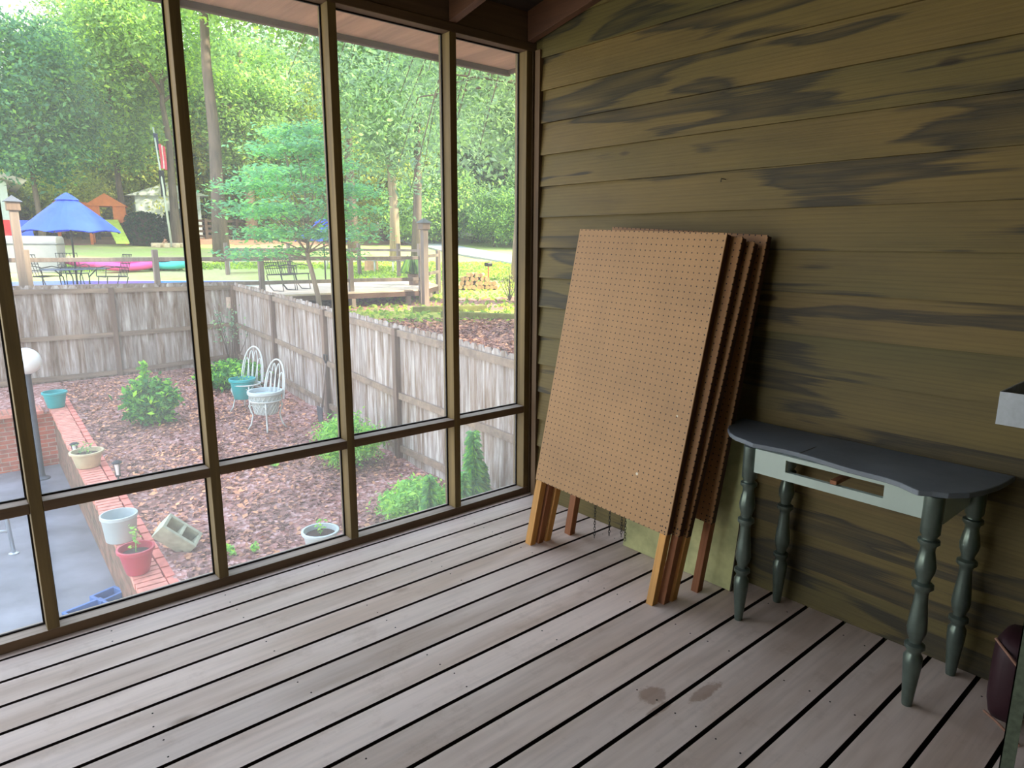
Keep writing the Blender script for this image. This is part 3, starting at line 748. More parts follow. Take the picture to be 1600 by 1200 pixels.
cp = MB(); nb2 = int((WB-WA).length/.21)
for i in range(nb2):
    t = (i+.5)/nb2; p = WA.lerp(WB, t); z = -1.60+.34*t
    cp.box((p.x+.135, p.y, z+.032), (.075, .20, .06), math.atan2(dd.y, dd.x)-math.pi/2)
cp.build('edging_bricks', plain('edging_brick', (204, 120, 104), .85, 0, .2, 9), bw, bevel=.003)
# back brick wall of the sunken patio
bk = thing('brick_wall', 'red brick wall closing the far end of the sunken patio', 'wall')
MB().mm((-5, 10.3, -2.199), (-1.17, 10.5, -1.32)).build('brick_face', 'brick', bk, uvbox=True)
MB().mm((-5, 10.25, -1.319), (-1.30, 10.75, -1.27)).build('cap_bricks', 'brickcap', bk, uvbox=True)
# ------------------------------------------------------------------ PRIVACY FENCES
def privacy(name, label, pts, side, pitch=.142):
    """pts: list of (x, y, ztop, zbot) at posts; the framed side faces the camera; pickets on the far side"""
    root = thing(name, label, 'fence')
    rng = random.Random(len(pts))
    pk = MB(); rl = {0: MB(), 1: MB(), 2: MB()}
    for (a, b) in zip(pts, pts[1:]):
        A = Vector(a[:2]); B = Vector(b[:2]); d = (B-A); L = d.length; d.normalize(); nn = Vector((d.y, -d.x))*side
        ang = math.atan2(d.y, d.x); n = max(1, round(L/pitch))
        for i in range(n):
            t = (i+.5)/n; c = A.lerp(B, t)+nn*.04; zt = a[2]+(b[2]-a[2])*t+rng.uniform(.0, .025); z0 = a[3]+(b[3]-a[3])*t-.06+rng.uniform(0, .02)
            w = L/n-.0005; R = Matrix.Rotation(ang, 3, 'Z')
            pr = [(-w/2, z0), (w/2, z0), (w/2, zt-.0), (w*.28, zt+.045), (-w*.28, zt+.045), (-w/2, zt)]
            yo = rng.uniform(-.004, .004)
            vs = [Vector((c.x, c.y, 0))+R@Vector((x, yo-.008, z)) for x, z in pr]+[Vector((c.x, c.y, 0))+R@Vector((x, yo+.008, z)) for x, z in pr]
            k = 6; pk.add(vs, [tuple(range(k)), tuple(range(k, 2*k))[::-1]]+[(q, k+q, k+(q+1) % k, (q+1) % k) for q in range(k)])
        for q, (fa, fb) in enumerate(((0, .05), (.5, .5), (1, -.14))):
            za = a[2]+(a[3]-a[2])*fa-(.05 if q == 0 else 0)+(.16 if q == 2 else 0); zb = b[2]+(b[3]-b[2])*fa-(.05 if q == 0 else 0)+(.16 if q == 2 else 0)
            P = A+nn*.008; Q = B+nn*.008
            rl[q].beam((P.x, P.y, za), (Q.x, Q.y, zb), .036, .088)
    pk.build('pickets', 'fence', root)
    for q in range(3): rl[q].build('rail', 'fencerail', root)
    for a in pts:
        A = Vector(a[:2])
        MB().mm((a[0]-.045, a[1]-.045, a[3]-.1), (a[0]+.045, a[1]+.045, a[2]+.01)).build('post', 'fencepost', root, bevel=.004)
    return root
FB = 12.5
privacy('privacy_fence', 'weathered grey picket fence across the back of the mulch bed', [(-4.6, FB, .60, -1.30), (-2.1, FB, .57, -1.30), (.25, FB, .525, -1.30), (FC.x, FC.y, .50, -1.20)], -1)
sp = [(FC.x, FC.y, .50, -1.20), (fx(9.95), 9.95, .43, -1.26), (fx(7.5), 7.5, .352, -1.38), (fx(5.1), 5.1, .287, -1.52), (fx(2.4), 2.4, .215, -1.50)]
sp2 = [(a+.0, b-.06 if i == 0 else b, c, d_) for i, (a, b, c, d_) in enumerate(sp)]
privacy('privacy_fence', 'weathered grey picket fence running along the right side of the mulch bed', sp2, -1)

# ------------------------------------------------------------------ PLANTS
def rs(c, rad, n, rng, hollow=.55):
    out = []
    while len(out) < n:
        v = rng.normal(0, 1, 3); v /= np.linalg.norm(v); r = hollow+(1-hollow)*rng.random()**.6
        out.append((c[0]+v[0]*rad[0]*r, c[1]+v[1]*rad[1]*r, c[2]+v[2]*rad[2]*r))
    return out
def clusters(rng, rad, cz, k, per, spread):
    pts = []
    for _ in range(k):
        v = rng.normal(0, 1, 3); v /= np.linalg.norm(v); r = .25+.75*rng.random()**.5
        c = np.array([v[0]*rad[0]*r, v[1]*rad[1]*r, cz+v[2]*rad[2]*r])
        q = rng.normal(0, 1, (per, 3))*np.array(spread)
        pts.append(c+q)
    return np.concatenate(pts)
def shrub(name, label, cat, loc, rad, k, per, leaf, mat, mat2=None, stems=7, group=None, seed=1, asp=.5, spread=.16):
    rng = np.random.default_rng(seed); o = thing(name, label, cat, loc, 0, group)
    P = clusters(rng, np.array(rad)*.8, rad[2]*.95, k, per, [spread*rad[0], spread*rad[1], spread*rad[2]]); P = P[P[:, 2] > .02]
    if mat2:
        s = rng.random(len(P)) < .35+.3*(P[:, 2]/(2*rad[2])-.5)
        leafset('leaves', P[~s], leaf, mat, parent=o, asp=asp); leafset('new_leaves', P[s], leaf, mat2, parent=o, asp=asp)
    else: leafset('leaves', P, leaf, mat, parent=o, asp=asp)
    m = MB()
    for i in range(stems):
        a = rng.random()*6.28; e = Vector((rad[0]*.7*math.cos(a)*rng.random(), rad[1]*.7*math.sin(a)*rng.random(), rad[2]*(1.1+.6*rng.random())))
        m.tube([(0, 0, -.03), (e.x*.35, e.y*.35, e.z*.5), e], [.012*rad[2]/.4, .008*rad[2]/.4, .003], 5)
    m.build('stems', 'bark', o)
    return o
def P_(x, y, z=None):     # point of the bed seen at pixel
    p = atz(x, y, -1.4)
    for _ in range(4): p = atz(x, y, bedz(p.x, p.y))
    return p
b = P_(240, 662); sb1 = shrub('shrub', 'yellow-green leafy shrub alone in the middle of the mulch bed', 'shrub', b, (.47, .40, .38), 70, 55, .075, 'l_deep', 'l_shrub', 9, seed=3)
rng = np.random.default_rng(77); tp = [(-.06+.1*rng.normal()*(1.15-z), .1*rng.normal()*(1.1-z), z) for z in rng.uniform(.5, .98, 150)]
leafset('top_leaves', tp, .07, 'l_shrub', parent=sb1); MB().tube([(0, 0, 0), (-.03, 0, .5), (-.07, 0, .95)], [.012, .008, .003], 5).build('leader_stem', 'bark', sb1)
b = P_(372, 612); b.y += .3; shrub('azalea_bush', 'low spreading green bush in the fence corner', 'bush', b, (.62, .5, .28), 80, 55, .07, 'l_deep', 'l_shrub', 9, seed=4)
b = P_(550, 735); b.y += .2; b.x += .1; shrub('azalea_bush', 'bright lime bush growing against the right side fence', 'bush', b, (.50, .5, .36), 90, 60, .05, 'l_lime', 'l_shrub', 9, seed=5, asp=.35)
b = P_(650, 815); shrub('azalea_bush', 'broad pale green bush close to the screen wall', 'bush', b, (.42, .40, .24), 80, 60, .05, 'l_lime', 'l_lime', 9, seed=6, asp=.4)
# tall bare shrub in the corner
cb = P_(352, 590); o = thing('bare_shrub', 'sparse grey twiggy shrub in front of the fence corner post', 'shrub', (cb.x+.25, cb.y+.4, cb.z)); rng = np.random.default_rng(8); m = MB(); tips = []
for i in range(9):
    e = Vector((rng.normal(.1, .22), rng.normal(0, .1), 1.15+.35*rng.random())); m.tube([(0, 0, 0), e*.5+Vector((.05, 0, 0)), e], [.012, .007, .003], 5)
    tips += [tuple(np.array(e)*(1-.5*rng.random())+rng.normal(0, .06, 3)) for _ in range(26)]
m.build('stems', 'bark', o); leafset('leaves', tips, .045, 'l_grey', parent=o)
# fluffy tall stems near the right
def plume(x, y, h, label, w=.09, seed=1):
    b = P_(x, y); o = thing('feathery_plant', label, 'plant', b, 0, 'feathery plants by the screen wall'); rng = np.random.default_rng(seed)
    MB().tube([(0, 0, -.02), (.01, 0, h*.5), (0, .01, h)], [.008, .006, .002], 5).build('stem', 'l_fern', o)
    V = []; F = []
    for i in range(620):
        z = h*(.12+.88*rng.random()); a = rng.random()*6.28; L = w*(1.05-.5*(z/h)**2)*(.7+.5*rng.random())
        d = np.array([math.cos(a), math.sin(a), 0]); s = np.array([-math.sin(a), math.cos(a), 0])*.0035
        p0 = np.array([0, 0, z]); p1 = p0+d*L*.6+np.array([0, 0, L*.25]); p2 = p0+d*L+np.array([0, 0, -L*.1])
        k = len(V); V += [p0-s, p0+s, p1+s, p2, p1-s]; F.append((k, k+1, k+2, k+3, k+4))
    MB().add(V, F).build('needles', 'l_fern', o); return o
plume(672, 835, .62, 'feathery green plume plant left of the fourth post, beside the pale bush', .10, 1)
plume(740, 812, .98, 'tallest feathery green plume, seen in the right-hand bay', .14, 2)
plume(725, 835, .66, 'short feathery plume plant just right of the fourth post', .10, 3)
plume(752, 805, .60, 'feathery plume plant at the right side of the tallest plume', .12, 4)
# small sprouts in the leaf litter
for i, (x, y, l) in enumerate(((362, 868, 'small green weed sprout in the leaves left of the second bay, near the brick wall'), (398, 862, 'small weed sprout in the leaves near the white ribbed pot'), (545, 750, 'yellow-green sprig at the foot of the lime bush'), (605, 800, 'grassy green sprig left of the broad pale bush'), (430, 730, 'tiny green sprout in the mid bed'))):
    shrub('weed_sprout', l, 'weed', P_(x, y), (.07, .07, .06), 8, 12, .035, 'l_lime', None, 3, seed=20+i)

# ------------------------------------------------------------------ POTS
def pot(name, label, loc, r0, r1, h, mat, rim=.012, soil=True, group=None, ribs=0):
    o = thing(name, label, 'plant pot', loc, 0, group)
    th = .008
    prof = [(r0*.97, 0), (r0, .005), (r0+(r1-r0)*.85, h*.84), (r1+rim*.2, h*.86), (r1+rim, h*.88), (r1+rim, h*.99), (r1+rim-.004, h), (r1-th, h), (r1-th-.004, h*.86), (r0-th, .02), (.001, .02)]
    shade_auto(MB().lathe((0, 0, 0), prof, 32).build('body', mat, o), .7)
    if soil: MB().lathe((0, 0, 0), [(r0+(r1-r0)*.75-th-.004, h*.76), (.001, h*.78)], 20).build('soil', 'soil', o)
    return o
def cap_at(x, y):
    p = atz(x, y, -1.52)
    for _ in range(4): p = atz(x, y, -1.60+.34*(p.y-WA.y)/(WB.y-WA.y)+.061)
    return p
def sprig(parent, h, n, mat, w=.06, z0=0, seed=1, leaf=.03):
    rng = np.random.default_rng(seed); pts = [(rng.normal(0, w*.5), rng.normal(0, w*.5), z0+h*rng.random()) for _ in range(n)]
    leafset('leaves', pts, leaf, mat, parent=parent)
    MB().tube([(0, 0, z0), (.01, 0, z0+h*.5), (0, 0, z0+h)], [.004, .003, .001], 5).build('stem', mat, parent)
pot('plant_pot', 'teal flower pot on the far end of the brick wall cap', cap_at(88, 636), .12, .17, .26, 'teal')
p = pot('plant_pot', 'weathered cream stone pot with small plant on the brick cap', cap_at(138, 728), .13, .175, .20, 'stonepot', .018); sprig(p, .16, 60, 'l_mid', .14, .16, 2)
pot('plant_pot', 'large empty white plastic pot on the brick cap', cap_at(190, 842), .135, .160, .265, 'whitepot', .006, False)
p = pot('plant_pot', 'red plastic pot with a thin seedling on the near end of the brick cap', cap_at(216, 893), .095, .145, .235, 'red', .01); sprig(p, .26, 50, 'l_lime', .03, .19, 3, .022)
p = pot('plant_pot', 'round white ribbed pot on the leaves beside the third post', P_(502, 858), .13, .165, .20, 'whitepot', .014); sprig(p, .16, 26, 'l_lime', .04, .15, 4)
pot('plant_pot', 'whitish pot on the far brick wall at the left frame edge', Vector((-2.05, 10.55, -1.268)), .15, .19, .24, 'stonepot')
# cinder block
cbk = thing('cinder_block', 'mossy grey hollow concrete block tipped over on the leaves', 'concrete block', P_(280, 862))
R = Matrix.Rotation(-.35, 3, 'Z')@Matrix.Rotation(.75, 3, 'Y')@Matrix.Rotation(.45, 3, 'X')
m = MB(); L_, H_, W_ = .36, .19, .19; t = .03
for (c, s_) in (((0, -W_/2+t/2, 0), (L_, t, H_)), ((0, W_/2-t/2, 0), (L_, t, H_)), ((-L_/2+t/2, 0, 0), (t, W_-2*t, H_)), ((L_/2-t/2, 0, 0), (t, W_-2*t, H_)), ((0, 0, 0), (t, W_-2*t, H_))):
    m.box(R@Vector(c)+Vector((0, 0, .17)), s_, R=R)
m.build('block', 'block', cbk, bevel=.004)
# globe lamp
b = atz(66, 748, -2.2); g = thing('globe_lamp', 'white globe lamp on a grey post beside the brick wall', 'lamp', b)
gt = aty(57, 563, b.y); hh = gt.z-b.z
shade_auto(MB().lathe((0, 0, 0), [(.11, 0), (.11, .02), (.05, .05), (.045, .1), (.042, hh-.22), (.06, hh-.19), (.06, hh-.165)], 20).build('post', 'greypost', g))
prof = [(.20*math.sin(math.pi*i/16)+1e-4, hh-.20*math.cos(math.pi*i/16)) for i in range(17)]
MB().lathe((0, 0, 0), prof, 28).build('globe', 'globe', g, smooth=True)
# solar lights
def solar(loc, h, label):
    o = thing('solar_light', label, 'garden light', loc, 0, 'small solar garden lights')
    MB().tube([(0, 0, 0), (0, 0, h*.45)], .008, 6).build('stake', 'black', o)
    m = MB()
    for k in range(4):
        a = k*math.pi/2+.4; m.tube([(.025*math.cos(a), .025*math.sin(a), h*.45), (.042*math.cos(a), .042*math.sin(a), h*.9)], .004, 5)
    m.lathe((0, 0, 0), [(.03, h*.43), (.03, h*.47)], 12); m.build('cage', 'black', o)
    MB().lathe((0, 0, 0), [(.02, h*.48), (.033, h*.88)], 12).build('glass', 'globe', o)
    MB().lathe((0, 0, 0), [(.055, h*.9), (.058, h*.93), (.03, h*.99), (.001, h)], 12).build('cap', 'black', o)
solar(P_(187, 762), .34, 'black lantern-shaped solar light staked in the leaves'); solar(P_(122, 735)+Vector((.02, .2, .02)), .30, 'black solar light behind the cream stone pot on the brick wall')
# steel grab rail on the patio
b = atz(22, 865, -2.2); o = thing('handrail', 'curved steel handrail standing on the patio at the left edge', 'handrail', b)
MB().tube([(0, 0, 0), (-.02, .02, .50), (-.05, .03, .60), (-.12, .05, .66), (-.22, .08, .66), (-.60, .3, .60)], .022, 10).build('tube', 'chrome', o, smooth=True)
MB().tube([(-.01, .01, .28), (-.5, .3, .28)], .018, 8).build('tube', 'chrome', o, smooth=True)
MB().lathe((0, 0, 0), [(.055, 0), (.055, .012), (.03, .022)], 16).build('flange', 'chrome', o)
# blue frames
for (x, y, rz, sx2, sy2, l) in ((170, 938, .35, .26, .18, 'blue plastic frame lying on the patio against the brick wall'), (138, 962, .25, .36, .22, 'blue plastic frame lying on the patio further from the brick wall')):
    b = atz(x, y, -2.2); o = thing('plastic_frame', l, 'frame', b, rz)
    m = MB(); t = .03
    for c, s_ in (((0, -sy2/2, .04), (sx2, t, .08)), ((0, sy2/2, .04), (sx2, t, .08)), ((-sx2/2+t/2, 0, .04), (t, sy2-t, .08)), ((sx2/2-t/2, 0, .04), (t, sy2-t, .08))): m.box(c, s_)
    m.build('frame', 'bluep', o, bevel=.004)

# ------------------------------------------------------------------ GARDEN CHAIRS WITH POTS
def ice_chair(loc, rz, label):
    o = thing('wire_chair', label, 'chair', loc, rz, 'white wire garden chairs')
    r = .008
    m = MB(); cs = [(.19*math.cos(a), .19*math.sin(a), .44) for a in [2*math.pi*i/24 for i in range(25)]]
    m.tube(cs, .011, 6, False)
    for q in (-.12, -.06, 0, .06, .12):
        w = math.sqrt(.19**2-q*q); m.tube([(-w, q, .44), (w, q, .44)], .005, 5)
    m.build('seat', 'white', o)
    # back: rounded loop with inner loops; back is +y
    m = MB(); L = [(.17*math.cos(a), .16+.05*max(0, math.sin(a)), .44+.56*math.sin(a)**.75 if math.sin(a) > 0 else .44) for a in [math.pi*i/18 for i in range(19)]]
    L = [(x, .14+.18*(z-.44), z) for x, y, z in L]; m.tube(L, .011, 6)
    for (xx, top) in ((-.10, .38), (-.035, .50), (.035, .50), (.10, .38)):
        pp = [(xx+.045*math.cos(a), 0, .44+top*max(0, math.sin(a))) for a in [math.pi*i/12 for i in range(13)]]
        m.tube([(x, .14+.18*(z-.44), z) for x, y, z in pp], r*.8, 5)
    m.build('backrest', 'white', o)
    for k in range(4):
        a = math.pi/4+k*math.pi/2; c, s_ = math.cos(a), math.sin(a)
        MB().tube([(.175*c, .175*s_, .44), (.20*c, .20*s_, .36), (.16*c, .16*s_, .22), (.19*c, .19*s_, .08), (.235*c, .235*s_, .004)], [.010]*5, 6).build('leg', 'white', o, smooth=True)
    m = MB(); 
    for k in range(4):
        a = math.pi/4+k*math.pi/2; b2 = a+math.pi/2
        m.tube([(.19*math.cos(a), .19*math.sin(a), .36), (.12*math.cos((a+b2)/2), .12*math.sin((a+b2)/2), .41), (.19*math.cos(b2), .19*math.sin(b2), .36)], .006, 5)
    m.build('apron_scroll', 'white', o); o.scale = (1.2, 1.2, 1.05); return o
c1 = P_(418, 670); c2 = P_(398, 645)+Vector((-.02, .25, 0))
ice_chair(c1, -1.15, 'white wire garden chair holding the big white basket pot'); ice_chair(c2, -.95, 'white wire garden chair behind the other one, holding the teal pot')
pt = pot('plant_pot', 'big white basket-weave pot standing in the front wire chair', c1+Vector((0, 0, .25)), .16, .24, .36, 'whitepot', .02, False)
m = MB()
for k in range(20):
    for sg in (-1, 1):
        m.tube([((.166+.066*t)*math.cos(2*math.pi*k/20+sg*t*.9), (.166+.066*t)*math.sin(2*math.pi*k/20+sg*t*.9), .01+t*.28) for t in (0, .2, .4, .6, .8, 1)], .006, 4)
m.build('lattice_weave', 'white', pt)
MB().lathe((0, 0, 0), [(.20, .30), (.001, .305)], 24).build('water', plain('pale_water', (168, 190, 206), .15), pt)
pt = pot('plant_pot', 'teal planter standing in the rear wire chair', c2+Vector((-.06, .0, .22)), .15, .20, .34, 'teal', .015); sprig(pt, .16, 50, 'l_lime', .12, .28, 6)
# shovel
b = aty(505, 640, 7.3); sx0 = fx(7.4)-.09; 
o = thing('garden_spade', 'spade with D handle leaning on a post of the side fence', 'spade', (sx0-.22, 7.15, bedz(1.9, 7.15)))
p0 = Vector((0, 0, 0)); p1 = Vector((.155, .03, .98))
MB().tube([p0.lerp(p1, .28), p1], .017, 8).build('shaft', 'railwood', o, smooth=True)
MB().tube([p1, p1+Vector((.0, -.05, .05)), p1+Vector((.0, -.055, .13)), p1+Vector((0, .055, .13)), p1+Vector((0, .05, .05)), p1], .012, 6).build('handle', 'black', o)
m = MB(); m.add([(-.01, -.09, .30), (-.01, .09, .30), (0, .085, .08), (0, 0, 0), (0, -.085, .08), (.008, -.09, .30), (.008, .09, .30), (.01, .085, .08), (.01, 0, .0), (.01, -.085, .08)], [(0, 1, 2, 3, 4), (9, 8, 7, 6, 5), (0, 5, 6, 1), (1, 6, 7, 2), (2, 7, 8, 3), (3, 8, 9, 4), (4, 9, 5, 0)]); m.build('blade', 'greypost', o)

# ------------------------------------------------------------------ POOL DECK AND SPLIT RAILS
def V2(v, z): return Vector((v.x, v.y, z))
DZ = .26
dk = thing('pool_deck', 'pale wooden pool deck with board edge behind the side fence', 'deck')
A = atr(428, 455, 16.1); B = atr(658, 448, 17.6); Cc = atr(684, 440, 19.6); D = atr(640, 420, 24.5); E_ = atr(455, 425, 22.5)
poly = [(v.x, v.y) for v in (A, B, Cc, D, E_)]
MB().prism(poly, DZ-.04, DZ).build('deck_boards', 'tan', dk)
m = MB()
for p, q in ((A, B), (B, Cc)): m.beam(V2(p, DZ-.10), V2(q, DZ-.10), .04, .115)
m.build('fascia', 'fascia', dk)
m = MB()
for p, q in ((A, B), (B, Cc)):
    for t in (.1, .5, .9): c = p.lerp(q, t); MB().mm((c.x-.05, c.y-.05, gz(c.x, c.y)-.2), (c.x+.05, c.y+.05, DZ-.16)).build('support_post', 'railwood', dk)
# pool
pl_ = thing('swimming_pool', 'in-ground pool with white coping, blue edge showing above the back fence', 'pool')
a, b, c_, d_ = atr(-60, 441, 18.2), atr(452, 430, 20.5), atr(452, 425, 22.2), atr(-60, 428, 26)
def prs(ps, z0, z1, nm, mt, par): return MB().prism([(v.x, v.y) for v in ps], z0, z1).build(nm, mt, par)
prs((a, b, c_, d_), .0, .27, 'coping', 'white', pl_)
i4 = [a.lerp(c_, .06), b.lerp(d_, .04), c_.lerp(a, .06), d_.lerp(b, .04)]
prs(i4, .271, .275, 'water', 'water', pl_)
lawn = prs((atr(-60, 441, 16.2), atr(430, 441, 16.2), atr(450, 430, 20.4), atr(-60, 430, 18.15)), .0, .24, 'concrete_apron', 'tan', pl_)
# front split-rail fence
def splitrail(label, cols, rr_, ztop, zl, hpost, name='split_rail_fence', ps=.11, rh=.085, mat='railwood'):
    root = thing(name, label, 'fence')
    P = [atr(x, 380, r) for x, r in zip(cols, rr_)]
    for p in P:
        z0 = gz(p.x, p.y)-.1; MB().mm((p.x-ps/2, p.y-ps/2, z0), (p.x+ps/2, p.y+ps/2, hpost)).build('post', mat, root, bevel=.012)
    for p, q in zip(P, P[1:]):
        for z in zl: MB().beam(V2(p, z), V2(q, z), .05, rh).build('rail', mat, root, bevel=.008)
    return root
splitrail('grey split-rail fence along the near edge of the pool area', (-30, 38, 240, 405, 546, 657), (16.4, 16.4, 16.3, 16.4, 17.0, 17.6), 1, (.52, 1.05), 1.25)
splitrail('short side run of split-rail fence closing the deck at its right end', (662, 684), (17.8, 19.8), 1, (.62, 1.08), 1.22)
splitrail('far split-rail fence between pool and lawn', (352, 450, 560, 622, 655), (25, 25, 25, 24, 22), 1, (.85, 1.18), 1.4)
# lamp posts
def lpost(x, r, top, label):
    p = onr(x, r); o = thing('lantern_post', label, 'post', p)
    h = top-p.z; MB().mm((-.07, -.07, -.1), (.07, .07, h-.28)).build('post', 'railwood', o, bevel=.005)
    MB().mm((-.11, -.11, h-.28), (.11, .11, h-.12)).build('lantern_box', 'fencepost', o, bevel=.01)
    MB().add([(-.15, -.15, h-.12), (.15, -.15, h-.12), (.15, .15, h-.12), (-.15, .15, h-.12), (0, 0, h)], [(0, 1, 4), (1, 2, 4), (2, 3, 4), (3, 0, 4), (3, 2, 1, 0)]).build('cap', 'greypost', o)
lpost(28, 16.1, 2.25, 'tall square post with lantern box beside the blue umbrella'); lpost(663, 17.3, 2.02, 'tall post with small lantern at the right corner of the pool deck')
# umbrella over glass table
def umbrella(c, rtop, zr_, za, label, R=1.10, n=8, rot=.2, parent_pole=True, zfloor=.24):
    o = thing('patio_umbrella', label, 'umbrella', (c.x, c.y, zfloor), rot)
    V = [(0, 0, za-zfloor)]; m = MB(); rings = 5
    for k in range(n*4):
        a = 2*math.pi*k/(n*4); seg = (k % 4)/4; sag = 1-.10*math.sin(math.pi*seg)
        for i in range(1, rings+1):
            t = i/rings; r = R*t*(1-(1-sag)*t)
            V.append((r*math.cos(a), r*math.sin(a), za-zfloor-(za-zr_)*(t**1.0)*(1+.0)+.05*math.sin(math.pi*seg)*t))
    K = n*4; F = []
    for k in range(K):
        k2 = (k+1) % K; F.append((0, 1+k*rings, 1+k2*rings))
        for i in range(rings-1): F.append((1+k*rings+i, 1+k*rings+i+1, 1+k2*rings+i+1, 1+k2*rings+i))
    cn = m.add(V, F).build('canopy', 'blue', o); sm = cn.modifiers.new('s', 'SOLIDIFY'); sm.thickness = .008
    vt = MB().lathe((0, 0, 0), [(.26, za-zfloor-.15), (.13, za-zfloor-.05), (.02, za-zfloor+.015)], 8).build('vent', 'blue', cn)
    MB().tube([(0, 0, 0), (0, 0, za-zfloor)], .022, 8).build('pole', 'black', o)
    rb = MB()
    for k in range(n):
        a = 2*math.pi*k/n; rb.tube([(0, 0, za-zfloor-.14), (R*.97*math.cos(a), R*.97*math.sin(a), zr_-zfloor-.02)], .010, 5)
    rb.build('ribs', 'black', o); return o
uc = atr(113, 380, 19.3); umbrella(uc, 0, 1.62, 2.50, 'large open royal blue umbrella over the pool patio table')
uc2 = atr(506, 380, 22); umbrella(uc2, 0, 1.45, 2.15, 'smaller blue umbrella half hidden behind the dogwood', .88, zfloor=.30)
pt_ = uc
t_ = thing('patio_table', 'oval dark metal patio table under the big blue umbrella', 'table', (uc.x, uc.y, .24), .5)
MB().lathe((0, 0, 0), [(.80, .525), (.82, .53), (.82, .55), (.80, .555)], 32, 1, .62).build('tabletop', plain('smoky_glass', (70, 84, 110), .2), t_)
for k in range(4):
    a = math.pi/4+k*math.pi/2; c, s_ = math.cos(a), math.sin(a)
    MB().tube([(.5*c, .34*s_, .525), (.30*c, .22*s_, .35), (.28*c, .2*s_, .18), (.52*c, .36*s_, .005)], .014, 6).build('leg', 'black', t_, smooth=True)
def patio_chair(x, r, rz, label, white=False, z=.24):
    p = atr(x, 380, r); o = thing('patio_chair', label, 'chair', (p.x, p.y, z), rz, 'wire patio chairs by the pool'); mt = 'black'
    m = MB()
    for q in np.linspace(-.24, .24, 7): m.tube([(q, -.24, .40), (q, .22, .38)], .007, 5)
    for q in (-.24, .22): m.tube([(-.25, q, .39), (.25, q, .39)], .011, 5)
    m.build('seat', mt, o); m = MB()
    for q in np.linspace(-.24, .24, 7): m.tube([(q, .22, .38), (q, .36, .88)], .007, 5)
    for t in (.3, .6, 1.): m.tube([(-.25, .22+.14*t, .38+.5*t), (.25, .22+.14*t, .38+.5*t)], .010, 5)
    m.build('backrest', mt, o)
    for sx3 in (-1, 1):
        MB().tube([(sx3*.26, .27, .58), (sx3*.28, .0, .62), (sx3*.28, -.22, .58), (sx3*.27, -.24, .40)], .011, 5).build('armrest', mt, o)
        MB().tube([(sx3*.25, .24, .38), (sx3*.26, .16, .12), (sx3*.26, .05, .01), (sx3*.26, -.24, .01), (sx3*.25, -.2, .39)], .012, 6).build('leg', mt, o, smooth=True)
    return o
patio_chair(60, 18.9, 2.2, 'black wire patio chair left of the umbrella table'); patio_chair(170, 18.2, -1.4, 'black wire patio chair right of the umbrella table'); patio_chair(110, 20.5, .2, 'black wire patio chair at the far side of the umbrella table')
patio_chair(437, 17.6, .5, 'black wire patio chair at the left end of the wooden deck', z=DZ); patio_chair(458, 18.1, .4, 'black wire patio chair beside the dogwood trunk on the deck', z=DZ)
# hot-tub like box
p = atr(52, 380, 27.5); o = thing('storage_box', 'long pale grey box with rounded top behind the umbrella table', 'storage box', (p.x, p.y, gz(p.x, p.y)-.05), -.30)
prof = [(-.7, 0), (.7, 0), (.7, 1.0), (.64, 1.13), (.5, 1.17), (-.5, 1.17), (-.64, 1.13), (-.7, 1.0)]
m = MB(); k = len(prof); vs = [(-1.9, a, b) for a, b in prof]+[(.75, a, b) for a, b in prof]
m.add(vs, [tuple(range(k))[::-1], tuple(range(k, 2*k))]+[(q, (q+1) % k, k+(q+1) % k, k+q) for q in range(k)]); m.build('body', 'spa', o, bevel=.03)
m = MB(); m.mm((-1.93, -.72, .90), (.78, .72, .93)); m.build('seam', 'greypost', o)
# kayaks
def kayak(x, y, r, L, rz, mat, label):
    p = atr(x, y, r); o = thing('kayak', label, 'kayak', (p.x, p.y, gz(p.x, p.y)+.02), rz)
    n = 18; V = []; K = 12
    for i in range(n+1):
        t = -1+2*i/n; w = max(.02, (1-abs(t)**2.4))**.7*.36; h = .30+.12*t*t
        for q in range(K):
            a = 2*math.pi*q/K; V.append((t*L/2, w*math.cos(a), .16+.04*t*t*3+h*.5*math.sin(a)*(.3+.7*(w/.36))))
    F = [(i*K+q, i*K+(q+1) % K, (i+1)*K+(q+1) % K, (i+1)*K+q) for i in range(n) for q in range(K)]+[tuple(range(K))[::-1], tuple(n*K+q for q in range(K))]
    MB().add(V, F).build('hull', mat, o, smooth=True)
    MB().lathe((0, 0, 0), [(.22, .27), (.24, .325), (.20, .335), (.19, .29)], 20, 1.8, 1).build('cockpit', 'black' if mat == 'kteal' else mat, o)
yv = -math.radians(10)
kayak(170, 425, 27.6, 2.5, yv-.1, 'pink', 'hot pink kayak lying on the lawn behind the pool'); kayak(260, 425, 27.0, 2.0, yv-.6, 'kteal', 'turquoise kayak lying on the lawn right of the pink kayak')
kayak(200, 428, 26.6, 1.9, yv+.1, 'pink', 'smaller pink kayak in front of the hot pink kayak')
# white table / benches beyond pool
def whitebench(x, r, L, rz, label):
    p = onr(x, r); o = thing('white_bench', label, 'bench', p, rz)
    MB().mm((-L/2, -.25, .42), (L/2, .25, .46)).build('seat', 'white', o, bevel=.01)
    for s_ in (-L/2+.1, L/2-.15):
        MB().tube([(s_, -.22, 0), (s_, -.22, .38), (s_, -.15, .42), (s_, .15, .42), (s_, .22, .38), (s_, .22, 0)], .025, 8).build('leg', 'white', o, smooth=True)
whitebench(568, 27, 3.0, -.6, 'long white bench on the lawn behind the deck'); whitebench(380, 25.5, 1.2, -.3, 'short white bench left of the dogwood beyond the pool'); whitebench(600, 25.5, .9, -.6, 'small white stool-height bench at the right end of the long one')
p = onr(497, 29); 
